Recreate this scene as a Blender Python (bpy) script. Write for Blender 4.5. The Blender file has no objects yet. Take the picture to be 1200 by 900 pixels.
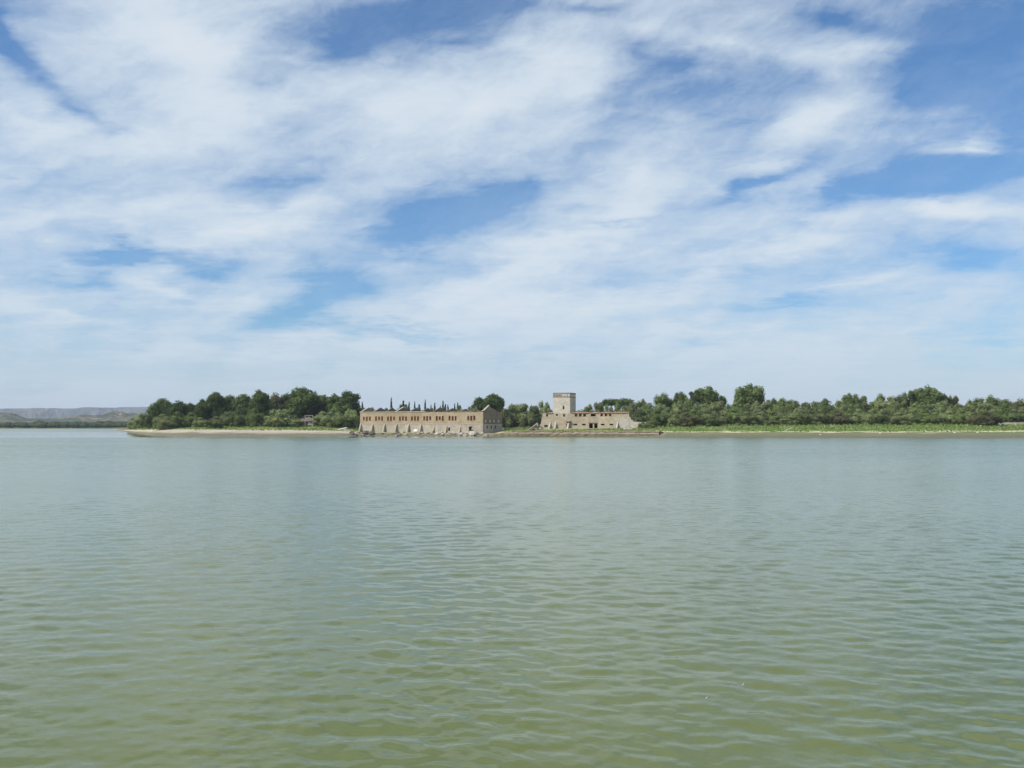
import bpy, bmesh, math, random
import numpy as np
from mathutils import Vector, Matrix, noise as mnoise

R = math.radians
random.seed(7); rng = np.random.default_rng(7)
S = bpy.context.scene
COL = S.collection

# ------------------------------------------------------------------ camera
CH = 4.5                      # eye height above the lake
F = 1167.0                    # focal length in pixels of a 1200 px wide picture
PITCH = math.atan(49.0 / F)
cam_d = bpy.data.cameras.new('camera'); cam = bpy.data.objects.new('camera', cam_d); COL.objects.link(cam)
cam_d.lens = 35.0; cam_d.sensor_width = 36.0; cam_d.clip_start = 0.1; cam_d.clip_end = 40000
cam.location = (0, 0, CH); cam.rotation_euler = (R(90) + PITCH, 0, 0)
S.camera = cam
S.render.resolution_x = 1024; S.render.resolution_y = 768
S.view_settings.view_transform = 'Standard'; S.view_settings.look = 'None'
S.view_settings.gamma = 1.0; S.view_settings.exposure = 0.0

# ------------------------------------------------------------------ sun + sky
SUN_EL = R(44); SUN_AZ = R(67)          # azimuth: to the left of straight behind the camera
sd = Vector((-math.sin(SUN_AZ) * math.cos(SUN_EL), -math.cos(SUN_AZ) * math.cos(SUN_EL), math.sin(SUN_EL)))
sl = bpy.data.lights.new('sun', 'SUN'); sl.energy = 4.9; sl.angle = R(0.5); sl.color = (1.0, 0.955, 0.88)
so = bpy.data.objects.new('sun', sl); COL.objects.link(so)
so.rotation_euler = (-sd).to_track_quat('-Z', 'Y').to_euler(); so.location = (0, 0, 100)

class NT:
    """small node-tree helper"""
    def __init__(s, tree): s.t = tree; s.n = tree.nodes; s.l = tree.links
    def node(s, typ, **kw):
        n = s.n.new(typ)
        for k, v in kw.items(): setattr(n, k, v)
        return n
    def put(s, sock, v):
        if isinstance(v, bpy.types.NodeSocket): s.l.new(v, sock)
        else: sock.default_value = v
    def math(s, op, a, b=None, c=None, clamp=False):
        n = s.node('ShaderNodeMath', operation=op, use_clamp=clamp)
        s.put(n.inputs[0], a)
        if b is not None: s.put(n.inputs[1], b)
        if c is not None: s.put(n.inputs[2], c)
        return n.outputs[0]
    def vmath(s, op, a, b=None, scale=None):
        n = s.node('ShaderNodeVectorMath', operation=op)
        s.put(n.inputs[0], a)
        if b is not None: s.put(n.inputs[1], b)
        if scale is not None: s.put(n.inputs['Scale'], scale)
        return n.outputs[0]
    def noise(s, vec, scale, detail=4, rough=0.5, dist=0.0, color=False):
        n = s.node('ShaderNodeTexNoise')
        if vec is not None: s.l.new(vec, n.inputs['Vector'])
        s.put(n.inputs['Scale'], scale); n.inputs['Detail'].default_value = detail
        n.inputs['Roughness'].default_value = rough; n.inputs['Distortion'].default_value = dist
        return n.outputs['Color' if color else 'Fac']
    def smooth(s, v, a, b, lo=0.0, hi=1.0):
        n = s.node('ShaderNodeMapRange', interpolation_type='SMOOTHSTEP')
        s.put(n.inputs[0], v); n.inputs[1].default_value = a; n.inputs[2].default_value = b
        n.inputs[3].default_value = lo; n.inputs[4].default_value = hi
        return n.outputs[0]
    def mix(s, f, a, b, typ='MIX'):
        n = s.node('ShaderNodeMix', data_type='RGBA', blend_type=typ)
        s.put(n.inputs[0], f)
        for k, v in ((6, a), (7, b)):
            if isinstance(v, tuple): v = (v + (1,))[:4]
            s.put(n.inputs[k], v)
        return n.outputs[2]
    def ramp(s, f, pts):
        n = s.node('ShaderNodeValToRGB'); s.put(n.inputs[0], f)
        e = n.color_ramp.elements
        while len(e) < len(pts): e.new(0.5)
        for el, (p, c) in zip(e, pts): el.position = p; el.color = (c + (1,))[:4]
        return n.outputs[0]
    def mapping(s, vec, loc=(0, 0, 0), rot=(0, 0, 0), scale=(1, 1, 1), typ='POINT'):
        n = s.node('ShaderNodeMapping', vector_type=typ); s.l.new(vec, n.inputs[0])
        n.inputs[1].default_value = loc; n.inputs[2].default_value = rot; n.inputs[3].default_value = scale
        return n.outputs[0]

def px_dir(px, py):
    """world direction of a point seen at px, py; scaled to y = 1"""
    a = (px - 600) / F; b = (450 - py) / F
    y = math.cos(PITCH) - b * math.sin(PITCH); z = math.sin(PITCH) + b * math.cos(PITCH)
    return a / y, z / y

SKYS = 0.105
world = bpy.data.worlds.new('World'); S.world = world; world.use_nodes = True
W = NT(world.node_tree); W.n.clear()
out = W.node('ShaderNodeOutputWorld'); bg = W.node('ShaderNodeBackground'); bg.inputs[1].default_value = SKYS
W.l.new(bg.outputs[0], out.inputs[0])
sky = W.node('ShaderNodeTexSky', sky_type='NISHITA'); sky.sun_disc = False
sky.sun_elevation = SUN_EL
sky.sun_rotation = math.atan2(sd.x, sd.y)
sky.altitude = 100; sky.air_density = 1.0; sky.dust_density = 0.6; sky.ozone_density = 2.2
tc = W.node('ShaderNodeTexCoord').outputs['Generated']
sx = W.node('ShaderNodeSeparateXYZ'); W.l.new(tc, sx.inputs[0])
X, Y, Z = sx.outputs
Yc = W.math('MAXIMUM', Y, 0.05)
u = W.math('DIVIDE', X, Yc); v = W.math('DIVIDE', Z, Yc)
uv = W.node('ShaderNodeCombineXYZ'); W.l.new(u, uv.inputs[0]); W.l.new(v, uv.inputs[1]); uv = uv.outputs[0]
# cloud sheet coordinates: the direction carried up to a level layer, so the cloud flattens towards the horizon
Zc = W.math('ADD', W.math('MAXIMUM', Z, 0.0), 0.10)
cp = W.node('ShaderNodeCombineXYZ'); W.l.new(W.math('DIVIDE', X, Zc), cp.inputs[0]); W.l.new(W.math('DIVIDE', Y, Zc), cp.inputs[1])
cp = cp.outputs[0]
w1 = W.vmath('SUBTRACT', W.noise(cp, 1.1, 3, 0.55, color=True), (0.5, 0.5, 0.5))
w2 = W.vmath('SUBTRACT', W.noise(cp, 4.5, 4, 0.6, color=True), (0.5, 0.5, 0.5))
uvw = W.vmath('ADD', uv, W.vmath('MULTIPLY', w1, (0.13, 0.075, 0)))
uvw = W.vmath('ADD', uvw, W.vmath('MULTIPLY', w2, (0.075, 0.045, 0)))
#  px,  py,  half length, half width, tilt (deg, + rises to the right), weight
BLOBS = [
 # blue gaps
 (25, 40, 95, 26, -52, -1.1), (100, 125, 75, 18, -38, -.45), (160, 289, 90, 15, -4, -.95), (95, 325, 75, 24, 8, -.65),
 (440, 42, 155, 52, 8, -.85), (570, 12, 130, 28, 4, -.85), (520, 60, 70, 22, 20, -.4), (390, 75, 60, 34, 0, -.45), (300, 105, 60, 26, -10, -.35),
 (335, 195, 85, 14, 14, -.25), (560, 245, 110, 52, 10, -1.0), (470, 296, 60, 20, 10, -.4), (500, 262, 80, 28, 12, -.75), (610, 222, 80, 22, 10, -.55),
 (378, 335, 66, 46, 10, -1.0), (330, 365, 90, 26, 6, -.5), (470, 388, 80, 9, -3, -.6), (60, 365, 70, 14, 5, -.3),
 (805, 100, 165, 70, 10, -.8), (760, 60, 80, 28, -10, -.4), (1170, 75, 175, 125, -20, -1.25), (1120, 200, 150, 30, 6, -.95),
 (1000, 215, 110, 22, 20, -.75), (1085, 110, 70, 30, 10, -.6), (885, 208, 90, 18, 25, -.8), (1085, 190, 80, 45, 0, -.5), (915, 352, 85, 11, 8, -.5),
 (1150, 300, 90, 26, -6, -.65), (1170, 385, 80, 20, 5, -.4), (710, 274, 70, 9, 6, -.6), (820, 395, 60, 10, 5, -.2),
 (60, 205, 60, 12, 16, -.35), (700, 15, 60, 14, 0, -.5), (640, 420, 120, 8, 2, -.2), (970, 20, 90, 18, -14, -.5),
 (240, 315, 50, 30, -10, -.3),
 # cloud
 (200, 50, 180, 72, -38, .8), (190, 160, 190, 50, 8, .5), (560, 125, 190, 42, 10, .75), (650, 85, 60, 80, 60, .45),
 (100, 245, 170, 26, 4, .5), (290, 262, 110, 24, 14, .5), (330, 240, 150, 18, 16, .35), (180, 330, 60, 22, 0, .55), (60, 130, 60, 40, -30, .4),
 (650, 300, 240, 34, 27, .65), (760, 200, 90, 60, 50, .5), (640, 355, 260, 30, 6, .45), (900, 290, 190, 22, 20, .5), (940, 140, 95, 28, 22, .6),
 (850, 45, 190, 22, -8, .35), (1010, 55, 110, 22, -4, .5), (1135, 155, 75, 13, 0, .85), (1130, 240, 130, 18, -9, .8), (990, 330, 170, 18, 12, .4),
 (80, 375, 110, 18, -8, .45), (400, 405, 320, 24, 2, .55), (900, 410, 360, 36, 3, .4), (600, 445, 800, 26, 0, .15),
]
acc = None
for (px, py, a, b, ang, wt) in BLOBS:
    cu, cv = px_dir(px, py)
    m = W.mapping(uvw, loc=(cu, cv, 0), rot=(0, 0, R(ang)), scale=(1.45 * a / F, 1.45 * b / F, 1.0), typ='TEXTURE')
    g = W.node('ShaderNodeTexGradient', gradient_type='QUADRATIC_SPHERE'); W.l.new(m, g.inputs[0])
    acc = W.math('MULTIPLY_ADD', g.outputs['Fac'], wt * 1.35, 0.0 if acc is None else acc)
ahead = W.smooth(Y, 0.25, 0.6)
acc = W.math('MULTIPLY', acc, ahead)
# wind-drawn streaks, long axis rising to the right
st = W.mapping(W.vmath('ADD', cp, W.vmath('SCALE', w1, scale=0.9)), rot=(0, 0, R(-52)), scale=(0.55, 1.7, 1))
n_big = W.noise(st, 1.0, 7, 0.60, 0.35)
st2 = W.mapping(W.vmath('ADD', cp, W.vmath('SCALE', w2, scale=0.35)), rot=(0, 0, R(-60)), scale=(1.0, 3.2, 1))
n_fine = W.noise(st2, 2.6, 8, 0.62, 0.5)
dv = W.vmath('ADD', tc, W.vmath('MULTIPLY', w2, (0.05, 0.05, 0.03)))
pm = W.mapping(W.mapping(dv, rot=(0, R(20), 0)), scale=(1, 1, 2.3))
n_puff = W.noise(pm, 9, 9, 0.62, 0.25)
n_curl = W.noise(W.mapping(W.mapping(dv, rot=(0, R(32), 0)), scale=(.6, .6, 2.4)), 26, 7, 0.65, 0.6)
c = W.math('ADD', acc, 0.44)
c = W.math('MULTIPLY_ADD', W.math('SUBTRACT', n_big, 0.5), 0.85, c)
c = W.math('MULTIPLY_ADD', W.math('SUBTRACT', n_fine, 0.5), 0.55, c)
c = W.math('MULTIPLY_ADD', W.math('SUBTRACT', n_puff, 0.5), 1.9, c)
c = W.math('MULTIPLY_ADD', W.math('SUBTRACT', n_curl, 0.5), 0.45, c)
alpha = W.smooth(c, -0.62, 1.05)
veil = W.math('MULTIPLY', W.smooth(W.math('MULTIPLY_ADD', n_curl, .3, W.math('MULTIPLY', n_puff, .8)), .26, .90), 0.27)
alpha = W.math('MAXIMUM', alpha, veil)
alpha = W.math('MULTIPLY', alpha, 0.93)
thick = W.smooth(c, 0.5, 1.6)
cloudc = W.mix(thick, (.64 / SKYS, .745 / SKYS, .845 / SKYS), (.76 / SKYS, .825 / SKYS, .885 / SKYS))
cloudc = W.mix(W.smooth(Z, 0.0, 0.16, 1.0, 0.0), cloudc, (.61 / SKYS, .715 / SKYS, .80 / SKYS))
skyc = W.mix(1.0, sky.outputs[0], (0.52, 0.89, 1.20), 'MULTIPLY')
skyc = W.mix(alpha, skyc, cloudc)
hz = W.smooth(Z, -0.01, 0.085, 0.85, 0.0)
skyc = W.mix(hz, skyc, (.62 / SKYS, .695 / SKYS, .755 / SKYS))
W.l.new(skyc, bg.inputs[0])
world.cycles.sampling_method = 'MANUAL'; world.cycles.sample_map_resolution = 512

# ------------------------------------------------------------------ helpers
def at(px, dist, py=None, z=None):
    """world point seen at px (py) that lies dist metres ahead"""
    uu, vv = px_dir(px, 499 if py is None else py)
    uu = px_dir(px, 499)[0]
    return Vector((uu * dist, dist, z if z is not None else CH + vv * dist))
def zat(py, dist): return CH + px_dir(600, py)[1] * dist

def tag(o, label=None, cat=None, group=None, kind=None):
    if label: o['label'] = label
    if cat: o['category'] = cat
    if group: o['group'] = group
    if kind: o['kind'] = kind
    return o
def empty(name, loc, rz=0, label=None, cat=None, group=None):
    o = bpy.data.objects.new(name, None); COL.objects.link(o); o.location = loc; o.rotation_euler = (0, 0, rz)
    o.empty_display_size = 0.5
    return tag(o, label, cat, group)
def link_mesh(name, me, mat=None, parent=None, loc=None):
    o = bpy.data.objects.new(name, me); COL.objects.link(o)
    if mat is not None and not me.materials: me.materials.append(mat)
    if parent: o.parent = parent
    if loc is not None: o.location = loc
    return o
class MB:
    def __init__(s): s.v = []; s.f = []
    def quad(s, a, b, c, d):
        i = len(s.v); s.v += [a, b, c, d]; s.f.append((i, i+1, i+2, i+3)); return s
    def box(s, x0, x1, y0, y1, z0, z1):
        i = len(s.v)
        s.v += [(x, y, z) for z in (z0, z1) for y in (y0, y1) for x in (x0, x1)]
        s.f += [tuple(i+k for k in q) for q in ((0,2,3,1),(4,5,7,6),(0,1,5,4),(2,6,7,3),(0,4,6,2),(1,3,7,5))]
        return s
    def prism(s, pts, a, b, axis='x'):
        """polygon pts (p,q) extruded from a to b; axis x: (y,z) outline, axis y: (x,z), axis z: (x,y)"""
        i = len(s.v); n = len(pts)
        for t in (a, b):
            for p, q in pts: s.v.append({'x': (t, p, q), 'y': (p, t, q), 'z': (p, q, t)}[axis])
        s.f.append(tuple(i + k for k in range(n))[::-1]); s.f.append(tuple(i + n + k for k in range(n)))
        for k in range(n):
            k2 = (k + 1) % n; s.f.append((i+k, i+k2, i+n+k2, i+n+k))
        return s
    def tube(s, pts, rad, n=7):
        i = len(s.v)
        for j, p in enumerate(pts):
            p = Vector(p); d = (Vector(pts[min(j+1, len(pts)-1)]) - Vector(pts[max(j-1, 0)])).normalized()
            a = d.orthogonal().normalized(); b = d.cross(a)
            for k in range(n):
                t = 2*math.pi*k/n; s.v.append(tuple(p + (a*math.cos(t)+b*math.sin(t))*rad[j]))
        for j in range(len(pts)-1):
            for k in range(n):
                k2 = (k+1) % n; s.f.append((i+j*n+k, i+j*n+k2, i+(j+1)*n+k2, i+(j+1)*n+k))
        s.f.append(tuple(i+(len(pts)-1)*n+k for k in range(n)))
        return s
    def mesh(s, name):
        me = bpy.data.meshes.new(name); me.from_pydata([tuple(p) for p in s.v], [], s.f); me.validate()
        bm = bmesh.new(); bm.from_mesh(me); bmesh.ops.recalc_face_normals(bm, faces=bm.faces); bm.to_mesh(me); bm.free()
        return me
    def build(s, name, mat, parent=None, loc=None): return link_mesh(name, s.mesh(name), mat, parent, loc)

def wall_grid(L, H, t, holes, top=None, y0=0.0, step=None):
    """wall in the x-z plane, y0..y0+t, with rectangular holes (x0,x1,z0,z1); top(x) gives a ragged crest"""
    xs = {0.0, L}; zs = {0.0, H}
    for h in holes: xs |= {h[0], h[1]}; zs |= {h[2], h[3]}
    if step:
        k = int(L / step)
        for i in range(1, k): xs.add(L * i / k)
    xs = sorted(xs); xs = [x for i, x in enumerate(xs) if i == 0 or x - xs[i-1] > 1e-4]; zs = sorted(zs)
    solid = {}
    for i in range(len(xs)-1):
        for j in range(len(zs)-1):
            cx, cz = (xs[i]+xs[i+1])/2, (zs[j]+zs[j+1])/2
            solid[i, j] = not any(h[0] < cx < h[1] and h[2] < cz < h[3] for h in holes)
    mb = MB()
    def zz(i, j):
        z = zs[j]
        if j == len(zs)-1 and top: z += top(xs[i])
        return z
    for (i, j), sol in solid.items():
        if not sol: continue
        a, b = xs[i], xs[i+1]; y1 = y0 + t
        z00, z10, z01, z11 = zz(i, j), zz(i+1, j), zz(i, j+1), zz(i+1, j+1)
        mb.quad((a,y0,z00),(b,y0,z10),(b,y0,z11),(a,y0,z01)); mb.quad((b,y1,z10),(a,y1,z00),(a,y1,z01),(b,y1,z11))
        if not solid.get((i-1, j)): mb.quad((a,y1,z00),(a,y0,z00),(a,y0,z01),(a,y1,z01))
        if not solid.get((i+1, j)): mb.quad((b,y0,z10),(b,y1,z10),(b,y1,z11),(b,y0,z11))
        if not solid.get((i, j-1)): mb.quad((a,y1,z00),(b,y1,z10),(b,y0,z10),(a,y0,z00))
        if not solid.get((i, j+1)): mb.quad((a,y0,z01),(b,y0,z11),(b,y1,z11),(a,y1,z01))
    return mb
def merge(me):
    bm = bmesh.new(); bm.from_mesh(me); bmesh.ops.remove_doubles(bm, verts=bm.verts, dist=0.001)
    bmesh.ops.recalc_face_normals(bm, faces=bm.faces); bm.to_mesh(me); bm.free(); return me

# ------------------------------------------------------------------ materials
def material(name):
    m = bpy.data.materials.new(name); m.use_nodes = True
    t = NT(m.node_tree); p = t.n['Principled BSDF']; p.inputs['Roughness'].default_value = 0.9
    p.inputs['Specular IOR Level'].default_value = 0.25
    return m, t, p
def masonry(name, c1, c2, c3, scale=0.35, bump=0.04, course=0.0, stain=0.3):
    """weathered wall: patches of three tones, damp stains running down, courses as faint relief"""
    m, t, p = material(name)
    co = t.node('ShaderNodeTexCoord').outputs['Object']
    n1 = t.noise(co, scale, 6, 0.65); n2 = t.noise(co, scale * 5, 5, 0.7)
    col = t.mix(t.smooth(n1, .40, .62), c1, c2); col = t.mix(t.smooth(t.noise(co, scale*.45, 3, .5), .50, .62, 0, .55), col, c3)
    col = t.mix(t.smooth(n2, .52, .70), col, c3)
    streak = t.noise(t.mapping(co, scale=(1.6, 1.6, 0.22)), 1.0, 5, 0.6)
    col = t.mix(t.smooth(streak, .50, .72, 0, stain), col, tuple(x * .55 for x in c1))
    if course:
        br = t.node('ShaderNodeTexBrick'); t.l.new(t.mapping(co, rot=(R(90), 0, 0)), br.inputs[0])
        br.inputs['Scale'].default_value = 1.0; br.inputs['Brick Width'].default_value = course * 2.2; br.inputs['Row Height'].default_value = course
        br.inputs['Mortar Size'].default_value = course * .09; br.inputs['Color1'].default_value = (1, 1, 1, 1)
        br.inputs['Color2'].default_value = (.74, .74, .74, 1); br.inputs['Mortar'].default_value = (.8, .8, .8, 1)
        col = t.mix(0.8, col, br.outputs[0], 'MULTIPLY')
    t.l.new(col, p.inputs['Base Color'])
    b = t.node('ShaderNodeBump'); b.inputs['Distance'].default_value = bump; t.l.new(n2, b.inputs['Height']); t.l.new(b.outputs[0], p.inputs['Normal'])
    return m
M = {}
M['brick'] = masonry('tan_brick', (.375, .295, .19), (.43, .35, .235), (.31, .235, .145), 0.22, course=0.45, stain=.35)
M['plaster'] = masonry('grey_plaster', (.37, .325, .265), (.44, .395, .325), (.29, .25, .20), 0.3, stain=.5)
M['coping'] = masonry('pale_coping', (.45, .41, .34), (.52, .48, .40), (.34, .30, .24), 0.5)
M['redbrick'] = masonry('red_brick', (.27, .125, .07), (.33, .17, .10), (.20, .09, .05), 0.8)
M['infill'] = masonry('window_infill', (.075, .04, .028), (.055, .032, .024), (.10, .05, .03), 1.0)
M['shadebrick'] = masonry('shaded_brick', (.22, .175, .13), (.27, .215, .155), (.16, .13, .095), 0.3, course=0.45)  # darker copy of the tan brick, with the walls' shade in its colour
M['stone'] = masonry('castle_stone', (.42, .355, .26), (.50, .43, .325), (.33, .27, .19), 0.3, course=0.6, stain=.4)
M['tower'] = masonry('tower_render', (.54, .49, .405), (.60, .55, .46), (.45, .40, .33), 0.25, course=0.7, stain=.25)
M['greystone'] = masonry('grey_stone', (.46, .42, .36), (.53, .48, .42), (.37, .33, .275), 0.35, course=0.5, stain=.4)
M['tile'] = masonry('roof_tile', (.28, .17, .10), (.36, .23, .13), (.20, .13, .08), 0.7)
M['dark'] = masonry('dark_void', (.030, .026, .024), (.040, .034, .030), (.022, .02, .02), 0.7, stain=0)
M['cornice'] = masonry('cornice', (.23, .18, .14), (.29, .23, .18), (.17, .14, .11), 0.7)
M['rock_pale'] = masonry('pale_rock', (.42, .385, .33), (.52, .48, .42), (.30, .265, .22), 1.2, bump=.1)
M['rock_tan'] = masonry('tan_rock', (.36, .30, .23), (.43, .37, .29), (.25, .20, .15), 1.2, bump=.1)
M['rock_dark'] = masonry('wet_rock', (.10, .09, .08), (.14, .12, .10), (.07, .065, .06), 1.2, bump=.1)
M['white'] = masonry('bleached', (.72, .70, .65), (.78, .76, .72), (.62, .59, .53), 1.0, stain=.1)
M['timber'] = masonry('weathered_timber', (.14, .105, .08), (.19, .15, .11), (.10, .08, .06), 1.0)
M['metal'] = masonry('rusted_iron', (.07, .05, .04), (.10, .07, .05), (.05, .04, .035), 2.0)

# sea wall: pale coping course, rust and weed brown lower down
m, t, p = material('quay_stone')
co = t.node('ShaderNodeTexCoord').outputs['Object']; geo = t.node('ShaderNodeNewGeometry').outputs['Position']
sp = t.node('ShaderNodeSeparateXYZ'); t.l.new(geo, sp.inputs[0])
n1 = t.noise(co, .5, 6, .7); n2 = t.noise(co, 1.8, 5, .7)
lo = t.mix(t.smooth(n1, .4, .65), (.135, .108, .06), (.235, .19, .12)); hi = t.mix(t.smooth(n1, .4, .62), (.42, .355, .27), (.33, .27, .195))
hgt = t.math('MULTIPLY_ADD', t.math('SUBTRACT', n2, .5), 1.1, sp.outputs[2])
col = t.mix(t.smooth(hgt, 1.0, 1.5), lo, hi)
col = t.mix(t.smooth(n2, .55, .75), col, (.14, .095, .06)); col = t.mix(t.smooth(hgt, .1, .5, 1, 0), col, (.13, .12, .085))
t.l.new(col, p.inputs['Base Color']); b = t.node('ShaderNodeBump'); b.inputs['Distance'].default_value = .25; t.l.new(n2, b.inputs['Height']); t.l.new(b.outputs[0], p.inputs['Normal'])
M['quay'] = m

def leaf_mat(name, base, var, warm=(.10, .085, .03), bare=0.0):
    m, t, p = material(name)
    oi = t.node('ShaderNodeObjectInfo'); rnd = oi.outputs['Random']
    co = t.node('ShaderNodeTexCoord').outputs['Object']
    n = t.noise(co, 0.55, 4, 0.6); n2 = t.noise(co, 3.0, 2, 0.6)
    col = t.mix(t.smooth(n, .38, .64), base, var)
    col = t.mix(t.smooth(n2, .55, .75, 0, .5), col, warm)
    br = t.math('MULTIPLY_ADD', rnd, .55, .72)
    col = t.vmath('SCALE', col, scale=br)
    t.l.new(col, p.inputs['Base Color']); p.inputs['Roughness'].default_value = .7; p.inputs['Specular IOR Level'].default_value = .2
    tr = t.node('ShaderNodeBsdfTranslucent'); t.l.new(t.vmath('SCALE', col, scale=1.1), tr.inputs[0])
    mx = t.node('ShaderNodeMixShader'); mx.inputs[0].default_value = .35
    t.l.new(p.outputs[0], mx.inputs[1]); t.l.new(tr.outputs[0], mx.inputs[2]); t.l.new(mx.outputs[0], t.n['Material Output'].inputs[0])
    return m
M['pine'] = leaf_mat('pine_needles', (.060, .092, .026), (.092, .132, .034), (.125, .14, .045))
M['tamarisk'] = leaf_mat('tamarisk_foliage', (.165, .200, .080), (.210, .245, .100), (.23, .225, .10))
M['poplar'] = leaf_mat('poplar_leaves', (.110, .155, .047), (.155, .200, .062), (.18, .195, .075))
M['cypress'] = leaf_mat('cypress_foliage', (.035, .052, .022), (.045, .065, .026), (.05, .06, .03))
M['brown'] = leaf_mat('seeding_tamarisk', (.115, .125, .052), (.145, .140, .065), (.17, .14, .075))
M['bark'] = masonry('bark', (.12, .09, .065), (.16, .125, .095), (.08, .06, .045), 2.0)

# ------------------------------------------------------------------ land
# columns: px, waterline y, beach top y, tree line y, depth of beach, depth of grass
COLS = [(133, 503.7, 503.3, 503.2, 260, 60), (145, 505.8, 503.5, 502.9, 200, 60), (160, 508.7, 503.4, 501.8, 85, 60), (180, 510.2, 503.3, 501, 45, 50),
        (220, 511, 503.4, 500.6, 38, 45), (300, 511.3, 503.9, 499.8, 36, 42), (380, 511.3, 504.4, 499.6, 32, 40), (412, 511.1, 505.2, 500, 32, 45),
        (424, 510.8, 506.9, 505.5, 12, 40), (500, 511, 507.4, 506.8, 8, 40), (560, 511.2, 507.9, 507.0, 8, 25), (580, 511.0, 508.2, 503.4, 6, 30),
        (600, 511.2, 505.4, 502.3, 5, 26), (680, 511.6, 505.3, 502.1, 5, 26), (770, 512.0, 505.3, 501.3, 5, 26), (780, 512.4, 505.8, 500.4, 17, 28),
        (860, 512.8, 505.8, 498.9, 18, 32), (1000, 513.3, 505.9, 498.6, 18, 34), (1200, 513.4, 504.9, 498.5, 19, 36), (1500, 513.4, 504.9, 498.5, 20, 36), (1900, 513.4, 504.9, 498.5, 20, 36)]
def lerp_cols(px):
    px = min(max(px, COLS[0][0]), COLS[-1][0])
    for a, b in zip(COLS, COLS[1:]):
        if a[0] <= px <= b[0]:
            k = (px - a[0]) / (b[0] - a[0])
            if a[0] in (412, 770, 560): k = k*k*(3-2*k)
            return [a[i] + (b[i] - a[i]) * k for i in range(6)]
def shore(px):
    c = lerp_cols(px); return CH / -px_dir(600, c[1])[1]
def profile(px):
    """list of (distance, height, zone) down one line of sight; zone 0 mud .. 1 sand .. 2 grass"""
    c = lerp_cols(px); yw = shore(px); y1 = yw + c[4]; y2 = y1 + c[5]
    z1 = max(.15, zat(c[2], y1)); z2 = max(z1 + .1, zat(c[3], y2))
    return [(yw - 14, -1.6), (yw, 0.0), (y1, z1), (y2, z2), (y2 + 160, z2 + .8), (1560, 2.0)], (yw, y1, y2)
def ground_z(x, y):
    px = 600 + F * x / y
    if px < 133: return 0.0
    pr, _ = profile(px)
    for (a, za), (b, zb) in zip(pr, pr[1:]):
        if a <= y <= b: return za + (zb - za) * (y - a) / (b - a)
    return pr[-1][1] if y > pr[-1][0] else -1.6
pxs = list(np.concatenate([np.arange(124, 133, 3), np.arange(133, 1240, 2.5), np.arange(1240, 1900, 20)]))
tt = [0, .5, 1] + [1 + k/7 for k in range(1, 8)] + [2 + k/7 for k in range(1, 8)] + [3.25, 3.6, 4, 4.4, 5]
gv, gz = [], []
for px in pxs:
    pr, _ = profile(max(px, 133))
    for q in tt:
        k = min(int(q), 4); f = q - k
        d = pr[k][0] + (pr[k+1][0] - pr[k][0]) * f; z = pr[k][1] + (pr[k+1][1] - pr[k][1]) * f
        if k == 1: z = z * 1.0 + .12 * math.sin(f * math.pi)
        pt = at(px, d, z=z)
        if 0 < q: pt.y += 0.0; pt.z += (mnoise.noise(Vector((pt.x * .09, pt.y * .09, 0))) * .22 + mnoise.noise(Vector((pt.x*.4, pt.y*.4, 3))) * .08) * min(1, q)
        if px < 133: pt.z = -1.2
        gv.append(tuple(pt)); gz.append(q)
nt = len(tt); gf = []
for i in range(len(pxs)-1):
    for j in range(nt-1): a = i*nt+j; gf.append((a, a+nt, a+nt+1, a+1))
gz = [min(q_, 1.05) if (418 < pxs[i_ // nt] < 596 and q_ < (2.0 if pxs[i_ // nt] < 574 else 1.6)) else q_ for i_, q_ in enumerate(gz)]
me = bpy.data.meshes.new('ground'); me.from_pydata(gv, [], gf)
at_ = me.attributes.new('zone', 'FLOAT', 'POINT'); at_.data.foreach_set('value', gz)
at2 = me.attributes.new('side', 'FLOAT', 'POINT')
sv = []
for px in pxs:
    s_ = min(1, max(0, (px - 770) / 12)); sv += [s_] * nt
at2.data.foreach_set('value', sv)
for pl in me.polygons: pl.use_smooth = True
m, t, p = material('shore_ground')
pos = t.node('ShaderNodeNewGeometry').outputs['Position']
zo = t.node('ShaderNodeAttribute', attribute_name='zone').outputs['Fac']; si = t.node('ShaderNodeAttribute', attribute_name='side').outputs['Fac']
n1 = t.noise(pos, .12, 6, .65); n2 = t.noise(pos, .9, 5, .65); n3 = t.noise(t.mapping(pos, scale=(.25, 1.6, 1)), .25, 5, .6)
zn = t.math('MULTIPLY_ADD', t.math('SUBTRACT', n3, .5), 1.0, zo); zn = t.math('MULTIPLY_ADD', t.math('SUBTRACT', n2, .5), .25, zn)
sand = t.mix(t.smooth(n1, .4, .62), (.44, .39, .30), (.36, .315, .24)); sand = t.mix(t.smooth(n3, .58, .68), sand, (.27, .215, .16))
wet = t.mix(t.smooth(n2, .4, .65), (.12, .112, .072), (.20, .175, .125))
mud = t.mix(t.smooth(n2, .4, .65), (.145, .13, .095), (.105, .108, .065))
mudg = t.mix(t.smooth(n3, .40, .60), (.12, .15, .055), (.17, .16, .085))
grass = t.mix(t.smooth(n3, .42, .6), (.160, .235, .052), (.118, .198, .042)); grass = t.mix(t.smooth(n2, .55, .7), grass, (.27, .25, .10)); grass = t.mix(t.smooth(n1, .50, .62, 0, .7), grass, (.24, .22, .10))
dry = t.mix(t.smooth(n1, .4, .6), (.36, .29, .17), (.20, .22, .07))
grassl = t.mix(t.smooth(n3, .42, .6), (.235, .26, .075), (.31, .30, .125))
left = t.mix(t.smooth(zn, 1.30, 1.62), wet, sand); left = t.mix(t.smooth(zn, 1.95, 2.15), left, grassl); left = t.mix(t.smooth(zn, 2.55, 2.75, 0, .6), left, dry)
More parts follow.
